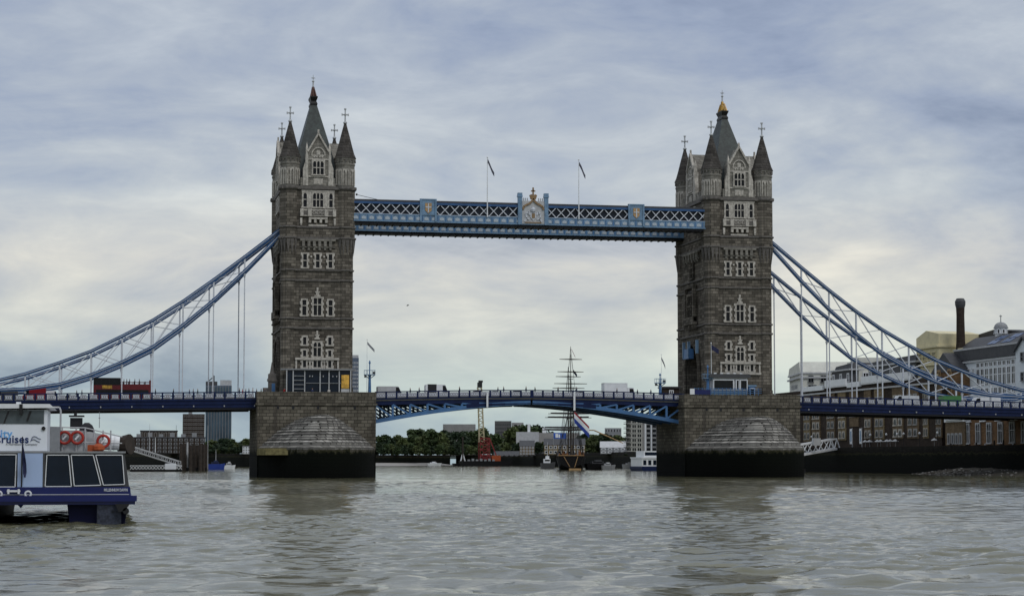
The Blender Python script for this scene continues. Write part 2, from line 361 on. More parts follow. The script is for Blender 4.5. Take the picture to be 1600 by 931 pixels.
# ================================================================ SETTING
# ---- water: one sheet with wind chop, finer where it is near
def build_water():
    def axis(segs):
        out = []
        for a, b, d in segs: out += list(np.arange(a, b, d))
        return np.array(out+[segs[-1][1]])
    ys = axis([(-700, -350, 25), (-350, -332, .5), (-332, -270, .18), (-270, -200, .4), (-200, -60, .9), (-60, 160, 2.0), (160, 1000, 12)])
    xs = axis([(-600, -130, 15), (-130, -96, 1.2), (-96, -40, .26), (-40, 20, .6), (20, 130, 1.4), (130, 600, 15)])
    Xg, Yg = np.meshgrid(xs, ys); Z = np.zeros_like(Xg)
    dx = np.gradient(xs)[None, :]; dy = np.gradient(ys)[:, None]
    rs = np.random.RandomState(3)
    mod = 0.62+0.38*np.sin(Xg*.045+1.3*np.sin(Yg*.03))*np.sin(Yg*.06+.8*np.sin(Xg*.05))
    for i in range(90):
        lam = .45*(5/.45)**(rs.rand()**1.3); th = rs.normal(1.4, .72); k = 2*math.pi/lam
        kx, ky = k*math.cos(th), k*math.sin(th); amp = .0066*lam**.62
        fade = np.clip((2*math.pi/(abs(kx)*dx+1e-6)-2.4)/2, 0, 1)*np.clip((2*math.pi/(abs(ky)*dy+1e-6)-2.4)/2, 0, 1)
        ph = kx*Xg+ky*Yg+rs.rand()*7+.8*np.sin(Xg*.11+i)+.8*np.sin(Yg*.09+2*i)
        Z += amp*fade*(np.sin(ph)+.25*np.cos(2*ph))
    Z *= mod
    ny, nx = Xg.shape
    co = np.stack([Xg, Yg, Z], -1).reshape(-1, 3)
    idx = np.arange(ny*nx).reshape(ny, nx)
    q = np.stack([idx[:-1, :-1], idx[:-1, 1:], idx[1:, 1:], idx[1:, :-1]], -1).reshape(-1, 4)
    me = bpy.data.meshes.new('water')
    me.vertices.add(len(co)); me.vertices.foreach_set('co', co.ravel())
    me.loops.add(q.size); me.loops.foreach_set('vertex_index', q.ravel().astype(np.int32))
    me.polygons.add(len(q)); me.polygons.foreach_set('loop_start', np.arange(0, q.size, 4, dtype=np.int32))
    me.update(calc_edges=True); me.validate()
    me.polygons.foreach_set('use_smooth', [True]*len(q))
    m = bpy.data.materials.new('river_water'); m.use_nodes = True; t = m.node_tree; b = t.nodes['Principled BSDF']
    tc = N(t, 'ShaderNodeTexCoord')
    f = noise(t, tc.outputs['Object'], .03, 4, .6)
    t.links.new(ramp(t, f, [(0.3, (.114, .113, .066)), (.7, (.142, .138, .084))]), b.inputs['Base Color'])
    b.inputs['Roughness'].default_value = .06; b.inputs['IOR'].default_value = 1.33; b.inputs['Specular IOR Level'].default_value = .5
    mp = N(t, 'ShaderNodeMapping'); mp.inputs['Scale'].default_value = (.55, 1.15, 1); t.links.new(tc.outputs['Object'], mp.inputs[0])
    a1 = noise(t, mp.outputs[0], 2.2, 5, .6); a2 = noise(t, mp.outputs[0], .45, 3, .55)
    hh = math_node(t, 'ADD', math_node(t, 'MULTIPLY', a1, .26), math_node(t, 'MULTIPLY', a2, .8))
    bp = N(t, 'ShaderNodeBump'); bp.inputs['Strength'].default_value = .45; bp.inputs['Distance'].default_value = .2
    t.links.new(hh, bp.inputs['Height']); t.links.new(bp.outputs[0], b.inputs['Normal'])
    me.materials.append(m)
    o = bpy.data.objects.new('water', me); COL.objects.link(o); tag(o, 'choppy grey brown river water', kind='structure')
build_water()

# ---- banks (ground sheets behind the river walls)
north = [(-118, 12), (-84, 230), (-72, 330), (-55, 430), (-18, 560), (52, 742), (120, 800)]
south = [(106, -30), (103, 40), (102, 110), (100, 200), (108, 300), (124, 420), (137, 620), (150, 800)]
def sheet(name, poly, z, m):
    mb = MB(); mb.add([(x, y, z) for x, y in poly], [tuple(range(len(poly)))])
    o = mb.build(name, m); tag(o, kind='structure'); return o
sheet('ground', [(-4000, 12)]+north+[(135, 802), (150, 802)]+south[::-1][1:]+[(4000, -30), (4000, 5000), (-4000, 5000)], 5.6, 'earth')
def river_wall(name, pts, z, label, zt=None):
    mb = MB()
    for (a, b) in zip(pts[:-1], pts[1:]):
        d = Vector((b[0]-a[0], b[1]-a[1], 0)).normalized(); n = Vector((-d.y, d.x, 0))*.7
        A = Vector((a[0], a[1], 0)); B = Vector((b[0], b[1], 0))
        mb.add([tuple(p) for p in (A-n+Vector((0,0,-2)), B-n+Vector((0,0,-2)), B+n+Vector((0,0,-2)), A+n+Vector((0,0,-2)), A-n+Vector((0,0,z)), B-n+Vector((0,0,z)), B+n+Vector((0,0,z)), A+n+Vector((0,0,z)))],
               [(0,3,2,1),(4,5,6,7),(0,1,5,4),(1,2,6,5),(2,3,7,6),(3,0,4,7)])
    return tag(mb.build(name, 'quay_stone'), label, 'river wall')
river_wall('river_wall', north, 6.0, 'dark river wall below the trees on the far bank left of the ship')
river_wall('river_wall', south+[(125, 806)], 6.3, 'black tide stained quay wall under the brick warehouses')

# ================================================================ BRIDGE
HS = 41.15
RAIL = [(-140, 14.2), (-98.5, 15.16), (-52.3, 15.83), (-30, 15.97), (-20, 16.22), (-10, 16.43), (0, 16.5), (10, 16.43), (20, 16.22), (30, 15.97), (52.3, 15.7), (101, 14.76), (140, 13.9)]
def rail(x): return float(np.interp(x, [a for a, _ in RAIL], [b for _, b in RAIL]))
def road(x): return rail(x)-1.45
RF, RB = -9.6, 9.6        # front and back railing planes

def turret(root, x, y):
    o = (MB().stack(x, y, [(1.78, 15.0), (1.78, 16.6), (1.66, 16.8), (1.66, 41.2), (1.72, 41.6)]))
    t = o.build('turret', 'granite', root)
    c = MB().stack(x, y, [(1.72, 41.6), (1.8, 42.6), (1.98, 44.3), (1.98, 53.6)]); c.build('turret_shaft', 'granite', t)
    z = MB()      # pointed corbels
    for k in range(8):
        a = math.pi/8+math.pi/4*k+math.pi/8; ax = math.cos(a); ay = math.sin(a); tx, ty = -ay, ax
        for s_ in (-.36, .36):
            cx = x+ax*1.68+tx*s_; cy = y+ay*1.68+ty*s_
            z.add([(cx-tx*.36+ax*.28, cy-ty*.36+ay*.28, 44.3), (cx+tx*.36+ax*.28, cy+ty*.36+ay*.28, 44.3), (cx+ax*-.02, cy+ay*-.02, 41.3), (cx, cy, 44.3)], [(0, 1, 2), (0, 2, 3), (1, 3, 2), (0, 3, 1)])
    z.build('corbel', 'string_stone', t)
    d = MB().stack(x, y, [(1.88, 53.6), (1.88, 58.3)], 8)
    d.build('drum', 'upper_stone', t)
    pn = MB()
    for k in range(8):
        a = math.pi/4*k; ax = math.cos(a); ay = math.sin(a); tx, ty = -ay, ax; rr = 1.88*math.cos(math.pi/8)
        P = lambda s_, z_, e: (x+ax*(rr+e)+tx*s_, y+ay*(rr+e)+ty*s_, z_)
        for s_ in (-.56, 0, .56):
            pn.add([P(s_-.07, 54.6, .0), P(s_+.07, 54.6, .0), P(s_+.07, 57.6, .0), P(s_-.07, 57.6, .0), P(s_-.07, 54.6, .1), P(s_+.07, 54.6, .1), P(s_+.07, 57.6, .1), P(s_-.07, 57.6, .1)], [(4, 5, 6, 7), (0, 1, 5, 4), (1, 2, 6, 5), (2, 3, 7, 6), (3, 0, 4, 7)])
        for s_ in (-.31, .31):
            pn.add([P(s_-.26, 56.9, .09), P(s_, 57.5, .09), P(s_+.26, 56.9, .09), P(s_+.26, 57.7, .09), P(s_-.26, 57.7, .09), P(s_-.26, 56.9, 0), P(s_, 57.5, 0), P(s_+.26, 56.9, 0)], [(0, 1, 3, 4), (1, 2, 3), (0, 5, 6, 1), (1, 6, 7, 2)])
    pn.build('blind_arcade', 'portland', t)
    MB().stack(x, y, [(1.92, 58.3), (2.0, 58.45), (2.0, 58.7), (1.88, 58.8), (1.88, 59.2), (2.08, 59.5), (2.08, 59.75)]).build('eaves', 'upper_stone', t)
    co = MB()
    for k in range(16):
        a = 2*math.pi*k/16; co.box(x+1.96*math.cos(a)-.1, x+1.96*math.cos(a)+.1, y+1.96*math.sin(a)-.1, y+1.96*math.sin(a)+.1, 59.0, 59.5)
    co.build('corbel', 'string_stone', t)
    MB().stack(x, y, [(2.2, 59.75), (1.82, 60.6), (1.42, 62.0), (.86, 64.2), (.28, 66.3), (.28, 66.5)]).build('spire', 'spire_stone', t)
    cr = MB().stack(x, y, [(.3, 66.5), (.42, 66.65), (.3, 66.85), (.15, 67.0), (.13, 67.6)], 8)
    cr.box(x-.11, x+.11, y-.11, y+.11, 67.4, 69.3); cr.box(x-.6, x+.6, y-.10, y+.10, 68.08, 68.32)
    cr.box(x-.099, x+.099, y-.6, y+.6, 68.09, 68.31)
    for e in (-1, 1): cr.box(x+e*.6-.08, x+e*.6+.08, y-.14, y+.14, 68.0, 68.4)
    cr.box(x-.2, x+.2, y-.2, y+.2, 69.15, 69.4)
    cr.build('cross', 'iron_grey', t)
    return t

def face_T(cx, side):
    if side == 'front': return lambda a, d, z: (cx+a, -d, z)
    if side == 'back': return lambda a, d, z: (cx-a, d, z)
    if side == 'west': return lambda a, d, z: (cx-d, -a, z)
    return lambda a, d, z: (cx+d, a, z)
ROT = {'front': 0, 'back': math.pi, 'west': -math.pi/2, 'east': math.pi/2}

def dormer(root, cx, side, d, hw):
    T = face_T(cx, side); rz = ROT[side]
    m = MB(T)
    n0 = 60.9
    depth = 3.2
    poly = [(-hw, 54.4), (hw, 54.4), (hw, n0), (0, 64.1), (-hw, n0)]
    n = len(poly)
    m.add([(a, d+.15, z) for a, z in poly]+[(a, d-depth, z) for a, z in poly], [(k, (k+1) % n, n+(k+1) % n, n+k) for k in range(n)]+[tuple(range(n)), tuple(range(2*n-1, n-1, -1))])
    g = m.build('dormer', 'upper_stone', root)
    m = MB(T)        # gable coping, buttresses and pinnacles
    for e in (-1, 1):
        m.bar((e*(hw+.1), d+.2, n0-.1), (0, d+.2, 64.25), .3, .5, (0, 1, 0))
        m.box(e*(hw+.0), e*(hw+.5), d-.6, d+.35, 54.4, 60.2); m.box(e*(hw+.06), e*(hw+.42), d-.4, d+.3, 60.2, 61.4)
        m.add([(e*(hw+.04), d-.42, 61.4), (e*(hw+.44), d-.42, 61.4), (e*(hw+.44), d+.32, 61.4), (e*(hw+.04), d+.32, 61.4), (e*(hw+.24), d-.05, 62.7)], [(0, 1, 4), (1, 2, 4), (2, 3, 4), (3, 0, 4)])
        m.add([(e*(hw+.5), d-.5, 54.4), (e*(hw+.95), d-.5, 54.4), (e*(hw+.95), d+.25, 54.4), (e*(hw+.5), d+.25, 54.4), (e*(hw+.5), d-.5, 59.0), (e*(hw+.95), d-.5, 57.6), (e*(hw+.95), d+.25, 57.6), (e*(hw+.5), d+.25, 59.0)],
              [(0, 1, 2, 3), (4, 5, 6, 7), (0, 1, 5, 4), (1, 2, 6, 5), (2, 3, 7, 6), (3, 0, 4, 7)])
    m.box(-hw, hw, d+.1, d+.32, 56.0, 56.25); m.box(-hw, hw, d+.1, d+.28, 59.25, 59.5)
    m.box(-.16, .16, d, d+.3, 64.0, 65.0)
    m.build('coping', 'portland', g)
    m = MB(T)      # tympanum relief
    for k in range(9):
        a0 = math.pi*k/9; a1 = math.pi*(k+1)/9
        m.bar((1.25*math.cos(a0), d+.22, 60.1+1.5*math.sin(a0)), (1.25*math.cos(a1), d+.22, 60.1+1.5*math.sin(a1)), .2, .2, (0, 1, 0))
    for k in range(4): m.box(-.9+.5*k, -.6+.5*k, d+.1, d+.24, 59.7, 60.0+.3*(k % 2))
    m.box(-.35, .35, d+.1, d+.3, 60.2, 61.0); m.box(-1.35, 1.35, d+.1, d+.2, 59.95, 60.25)
    m.build('carving', 'portland', g)
    m = MB(T); m.box(-.9, .9, d+.1, d+.18, 54.6, 55.8)
    for a_ in (-.65, 0, .65): m.box(a_-.2, a_+.2, d+.17, d+.26, 54.75, 55.65)
    m.build('carved_panel', 'portland', g)
    win(g, 2.5, 2.95, T(0, d+.15, 56.3), rz, lights=3, transom=.5, fw=.26, arch=True)

def parapet(root, cx, side, d, half):
    T = face_T(cx, side); m = MB(T)
    m.box(-half, half, d-.4, d+.1, 53.9, 55.0)
    x = -half
    while x < half-.1:
        m.box(x, min(x+.75, half), d-.4, d+.1, 55.0, 55.9); x += 1.15
    m.build('parapet', 'upper_stone', root)

def ornament(root, T, a, z, s_=1.0, d=10.5):
    m = MB(T)
    m.box(a-.55*s_, a+.55*s_, d, d+.22, z, z+.28*s_); m.box(a-.3*s_, a+.3*s_, d, d+.2, z+.28*s_, z+.75*s_)
    m.box(a-.45*s_, a+.45*s_, d, d+.25, z+.75*s_, z+.95*s_); m.box(a-.17*s_, a+.17*s_, d, d+.2, z+.95*s_, z+1.7*s_)
    m.build('finial_ornament', 'portland', root)

def balcony(root, T, d):
    m = MB(T)     # carved apron and corbels below the great upper window
    m.box(-3.35, 3.35, d, d+.28, 48.65, 49.95)
    for e in (-1, 1): m.box(e*3.36, e*2.75, d+.1, d+.5, 48.6, 50.0); m.box(e*1.9, e*1.2, d+.1, d+.5, 48.6, 50.0); m.box(e*3.36, e*2.95, d, d+.35, 47.2, 48.3); m.box(e*3.3, e*3.0, d, d+.28, 46.95, 47.15)
    m.box(-1.75, 1.75, d, d+.55, 48.05, 48.4)
    for k in range(4): m.box(-1.75+k*1.02, -1.3+k*1.02, d, d+.5, 47.4, 48.05)
    m.box(-1.75, 1.75, d, d+.2, 46.8, 47.1)
    o = m.build('balcony', 'portland', root)
    m = MB(T)
    m.box(-1.15, 1.15, d+.02, d+.34, 48.85, 49.75); m.box(-2.7, -1.95, d+.02, d+.31, 48.85, 49.7); m.box(1.95, 2.7, d+.02, d+.31, 48.85, 49.7)
    m.build('carved_panel', 'string_stone', o)
    m = MB(T); m.bar((-1.1, d+.35, 49.3), (1.1, d+.35, 49.3), .08, .08, (0, 1, 0))
    for k in range(3):
        c = -.75+.75*k
        for j in range(8):
            a0 = 2*math.pi*j/8; a1 = 2*math.pi*(j+1)/8
            m.bar((c+.28*math.cos(a0), d+.36, 49.3+.33*math.sin(a0)), (c+.28*math.cos(a1), d+.36, 49.3+.33*math.sin(a1)), .09, .09, (0, 1, 0))
    m.build('carving', 'portland', o)

def machicolation(root, T, d, half):
    m = MB(T)
    m.box(-half, half, d, d+.5, 43.95, 44.35)
    k = 0; x = -half+.1
    n = 6
    for k in range(n):
        x = -half+.25+(2*half-.5)*(k+.5)/n
        m.box(x-.42, x+.1, d, d+.48, 42.9, 43.95); m.box(x-.36, x+.04, d, d+.3, 42.3, 42.9)
    m.box(-half, half, d, d+.2, 42.75, 42.95)
    m.build('machicolation', 'upper_stone', root)

def front_face(root, cx, side):
    T = face_T(cx, side); rz = ROT[side]; d = 10.5
    # storey A
    for a, n_, w_ in ((-2.42, 1, 1.25), (0, 3, 2.5), (2.42, 1, 1.25)):
        win(root, w_, 3.15, T(a, d, 50.15), rz, lights=n_, transom=.52, fw=.3, arch=True, sill=True, proud=.2)
    m = MB(T); m.box(-3.1, 3.1, d, d+.24, 53.3, 53.55)
    for e in (-1, 1): m.box(e*1.28, e*1.78, d, d+.17, 50.15, 53.3)
    m.build('window_head', 'portland', root)
    balcony(root, T, d); machicolation(root, T, d, 3.3)
    for a in (-2.38, 0, 2.38): win(root, 1.2, 3.0, T(a, d, 38.8), rz, 1, .5, quoin=True, fw=.26)
    for a in (-1.2, 1.2):
        MB(T).box(a-.15, a+.15, d, d+.2, 40.9, 41.25).build('boss', 'portland', root)
    # storey C
    for a, n_, w_, h_ in ((-2.45, 1, 1.3, 3.35), (0, 2, 2.0, 3.7), (2.45, 1, 1.3, 3.35)): win(root, w_, h_, T(a, d, 29.85), rz, n_, .6, quoin=True, fw=.28)
    ornament(root, T, 0, 33.6, 1.0)
    # storey D
    for a in (-2.35, 2.35):
        win(root, 1.2, 1.95, T(a, d, 24.35), rz, 1, None, quoin=True, fw=.3)
        win(root, 1.1, 1.6, T(a, d, 22.2), rz, 1, None, quoin=True, fw=.26)
        win(root, 1.1, 1.75, T(a, d, 20.15), rz, 1, None, quoin=True, fw=.26)
    win(root, 1.95, 3.1, T(0, d, 22.2), rz, 2, .62, quoin=True, fw=.28, arch=True)
    win(root, 1.95, 1.75, T(0, d, 20.15), rz, 2, None, quoin=True, fw=.28)
    m = MB(T); m.box(-4.1, 4.1, d, d+.5, 21.75, 22.15); m.box(-4.2, 4.2, d, d+.35, 19.7, 20.1)
    for k in (-3.9, -1.35, 1.35, 3.9): m.box(k-.14, k+.14, d, d+.3, 20.1, 21.75)
    m.build('ledge', 'portland', root)
    ornament(root, T, 0, 25.6, .95)

def side_face(root, cx, side):
    T = face_T(cx, side); rz = ROT[side]; d = 6.5
    for a, n_, w_ in ((-2.6, 1, 1.25), (0, 3, 2.5), (2.6, 1, 1.25)): win(root, w_, 3.15, T(a, d, 50.15), rz, n_, .52, fw=.3, arch=True)
    machicolation(root, T, d, 5.6)
    win(root, 2.6, 4.2, T(0, d, 38.9), rz, 2, .6, fw=.4, arch=True, frame='granite', quoin=True)
    win(root, 4.4, 5.6, T(0, d+.3, 30.6), rz, 3, .55, fw=.5, arch=True, frame='granite', quoin=True)
    m = MB(T); m.box(-3.4, 3.4, d, d+1.0, 29.9, 30.5)
    for k in range(7): m.box(-3.2+k, -2.8+k, d, d+.8, 29.0, 29.9)
    m.box(-3.4, 3.4, d+.8, d+1.0, 30.5, 31.4); m.box(-2.9, 2.9, d, d+.7, 37.2, 37.9)
    for e in (-1, 1): m.box(e*2.5, e*3.1, d, d+.8, 31.4, 37.2)
    m.build('balcony', 'granite', root)
    m = MB(T)          # arch mouldings of the road portal
    for rr, e in ((4.7, .25), (5.15, .12)):
        pts = [(-rr, 15.0), (-rr, 20.5)]+[(-rr*math.cos(math.pi*k/12), 20.5+(rr+.9)*math.sin(math.pi*k/12)*1.0) for k in range(1, 12)]+[(rr, 20.5), (rr, 15.0)]
        for p, q in zip(pts[:-1], pts[1:]): m.bar((p[0], d+e, p[1]), (q[0], d+e, q[1]), .4, .3, (0, 1, 0))
    m.build('portal_moulding', 'granite', root)

def make_tower(cx, label):
    root = thing('bridge_tower', label, 'tower', (cx, 0, 15.0), 'twin stone towers of the bridge')
    m = MB()                                    # walls with the road portal through them
    X = 6.35
    m.box(cx-X, cx+X, -10.5, -4.5, 15, 27.4); m.box(cx-X, cx+X, 4.5, 10.5, 15, 27.4)
    pr = [(-4.5, 20.5)]+[(-4.5*math.cos(math.pi*k/14), 20.5+5.6*math.sin(math.pi*k/14)) for k in range(1, 14)]+[(4.5, 20.5)]
    for (a, za), (b, zb) in zip(pr[:-1], pr[1:]):
        m.slabx([(a, za), (b, zb), (b, 27.4), (a, 27.4)], cx-X, cx+X)
    m.box(cx-X, cx+X, -10.5, 10.5, 27.4, 54.2)
    m.build('walls', 'granite', root)
    for z, e, h in ((54.0, .42, .62), (46.6, .3, .34), (44.55, .36, .4), (38.55, .28, .3), (36.6, .28, .3), (29.5, .28, .3), (27.7, .3, .32)):
        s = MB(); s.box(cx-X-e, cx+X+e, -10.5-e, 10.5+e, z-h/2, z+h/2)
        rr = (1.98 if z > 44 else 1.68)+e*.85
        for sx_ in (-1, 1):
            for sy_ in (-1, 1): s.stack(cx+sx_*5.18, sy_*9.24, [(rr-.12, z-h/2-.003), (rr, z-h*.1), (rr-.04, z+h/2+.003)])
        s.build('string_course', 'string_stone', root)
    s = MB(); e = .1
    s.box(cx-X-.12, cx+X+.12, -10.62, 10.62, 44.8, 46.4); s.build('frieze', 'granite', root)
    for sx_ in (-1, 1):
        for sy_ in (-1, 1): turret(root, cx+sx_*5.18, sy_*9.24)
    # steep slate roof with flared foot, dark cap, cresting and finial
    def hip(prof):
        vs = []; fs = []
        for hx, hy, z in prof: vs += [(cx-hx, -hy, z), (cx+hx, -hy, z), (cx+hx, hy, z), (cx-hx, hy, z)]
        for i in range(len(prof)-1):
            for k in range(4): fs.append((4*i+k, 4*i+(k+1) % 4, 4*i+4+(k+1) % 4, 4*i+4+k))
        fs += [(3, 2, 1, 0), tuple(4*(len(prof)-1)+k for k in range(4))]
        return MB().add(vs, fs)
    rf = hip([(5.0, 8.6, 54.3), (4.4, 7.7, 56.5), (3.45, 6.2, 60.0), (2.4, 4.5, 64.2), (.56, 1.6, 71.3)]).build('roof', 'slate', root)
    hip([(.66, 1.7, 71.2), (.7, 1.75, 71.5), (.5, 1.45, 72.0), (.74, 1.85, 72.7), (.74, 1.85, 72.9)]).build('roof_cap', 'black', rf)
    g = MB()
    for a in (-.5, 0, .5):
        for b in (-1.45, -.7, 0, .7, 1.45):
            if abs(a) > .4 or abs(b) > 1.4: g.cyl((cx+a, b, 72.9), (cx+a*.4, b*.6, 74.5+.5*(abs(b) < .1)), .12, .06, 5)
    g.stack(cx, 0, [(.24, 72.9), (.27, 73.5), (.16, 74.2), (.24, 74.5), (.12, 75.0)], 8, None, 1, 2.2)
    g.build('cresting', 'gold', rf)
    f = MB().stack(cx, 0, [(.17, 74.9), (.13, 75.9), (.26, 76.0), (.26, 76.15), (.07, 76.3), (.05, 77.35)]); f.box(cx-.38, cx+.38, -.06, .06, 76.65, 76.8); f.box(cx-.06, cx+.06, -.38, .38, 76.66, 76.79)
    f.build('finial', 'iron_grey', rf)
    dormer(root, cx, 'front', 10.5, 1.9); dormer(root, cx, 'west', 6.5, 2.3); dormer(root, cx, 'east', 6.5, 2.3); dormer(root, cx, 'back', 10.5, 1.9)
    parapet(root, cx, 'front', 10.5, 3.3); parapet(root, cx, 'back', 10.5, 3.3); parapet(root, cx, 'west', 6.5, 7.3); parapet(root, cx, 'east', 6.5, 7.3)
    front_face(root, cx, 'front'); side_face(root, cx, 'west'); side_face(root, cx, 'east')
    return root
TW = make_tower(-HS, 'Gothic stone bridge tower standing behind the curved canopy and glass pavilion')
T2 = copy_tree(TW); T2.location.x = HS
T2['label'] = 'Gothic stone bridge tower standing behind the blue railings and low cabin'
for k in list(TW.children):
    if k.name.startswith('roof'):
        for c in k.children:
            if c.name.startswith('cresting'):
                c.data = c.data.copy(); c.data.materials[0] = M['copper']; c['label'] = 'reddish copper cresting'

def make_pier(cx, hw, label):
    root = thing('bridge_pier', label, 'pier', (cx, 0, 0), 'stone bridge piers in the river')
    poly = [(cx-hw, -13.5), (cx+hw, -13.5), (cx+hw, 7), (cx+hw-4, 13.5), (cx-hw+4, 13.5), (cx-hw, 7)]
    m = MB(); m.prism(poly, -3, 13.25); m.build('pier_body', 'pier_stone', root)
    def grow(e): return [(x+(e if x > cx else -e), y+(-e if y < 0 else (e if y > 8 else 0))) for x, y in poly]
    m = MB(); m.prism(grow(.22), 13.25, 13.65); m.prism(grow(.02), 13.65, 14.6)
    m.build('cornice', 'pier_stone', root)
    m = MB()
    P = grow(.06)
    for a, b in zip(P, P[1:]+P[:1]):
        if abs(a[1]-b[1]) < .1: m.box(min(a[0], b[0]), max(a[0], b[0]), a[1]-.0, a[1]+(.6 if a[1] < 0 else -.6), 14.6, 15.72)
    for e in (-1, 1): m.box(cx+e*(hw+.06), cx+e*(hw-.5), -12.9, RF-.2, 14.6, 15.72)
    m.build('parapet', 'pier_stone', root)
    MB().box(cx-hw+.1, cx+hw-.1, -12.85, 12.8, 14.3, 14.64).build('pavement', 'asphalt', root)
    m = MB()          # putlog holes
    for a in (-7.2, -4.4, .2, 7.0): m.box(cx+a-.22, cx+a+.22, -13.56, -13.4, 12.55, 13.1)
    m.build('drain_hole', 'black', root)
    # cutwater: pointed plan, low wall, stepped stone roof rising to an apex
    def rim(t): # t in -1..1
        s_ = abs(t); x = cx+hw*.985*math.copysign(1, t)*(s_**.9); y = -13.5-20.5*(1-s_**2.3)
        return x, y
    n = 28
    per = [rim(-1+2*k/n) for k in range(n+1)]
    m = MB(); m.prism(per+[(cx+hw*.985, -12.5), (cx-hw*.985, -12.5)], -3, 5.0); m.build('cutwater', 'pier_stone', root)
    ap = (cx, -25.0); ZT = 11.3
    m = MB(); steps = 13; prev = None
    for i in range(steps+1):
        f = i/steps
        prof = 5.0+(ZT-5.0)*(math.sin(f*math.pi/2)**.93)
        ringp = []
        for (x, y) in per:
            ax = cx+(x-cx)*.0; ay = ap[1] if y < ap[1] else y
            tx, ty = ap[0], ap[1] if y < -14 else -13.5
            if y > ap[1]: ty = y+(ap[1]-y)*0.0
            g = f
            ringp.append((x+(ap[0]-x)*g, (y+((ap[1] if y < ap[1] else y)-y)*g), prof))
        if prev:
            vs = [(x, y, prev[0][2]) for x, y, z in prev]+[(x, y, ringp[0][2]-.0) for x, y, z in prev]
            # riser then tread
            h = (ringp[0][2]-prev[0][2])
            low = prev; mid = [(x, y, prev[0][2]+h*.42) for x, y, z in prev]; top = ringp
            k0 = len(per)
            m.add(low+mid+top, [(j, j+1, k0+j+1, k0+j) for j in range(k0-1)]+[(k0+j, k0+j+1, 2*k0+j+1, 2*k0+j) for j in range(k0-1)])
        prev = ringp
    m.build('cutwater_roof', 'dome_stone', root)
    return root
PL = make_pier(-41.4, 10.95, 'stone pier with domed cutwater and an olive ledge at its left foot')
m = MB(); lp = [(-52.4, -13.3), (-52.6, -24.0), (-51.8, -26.5), (-48, -28.2), (-44.4, -28.2), (-43.2, -27.4), (-42.7, -26), (-43, -13.3)]
m.prism(lp, 4.05, 4.9); m.prism([(x*.985-.7, y*.985) for x, y in lp], 4.9, 5.25)
lg = m.build('ledge', 'moss', PL); lg['label'] = 'olive mossy ledge'
PR = make_pier(40.65, 11.6, 'stone pier with domed cutwater beside the white truss gangway')

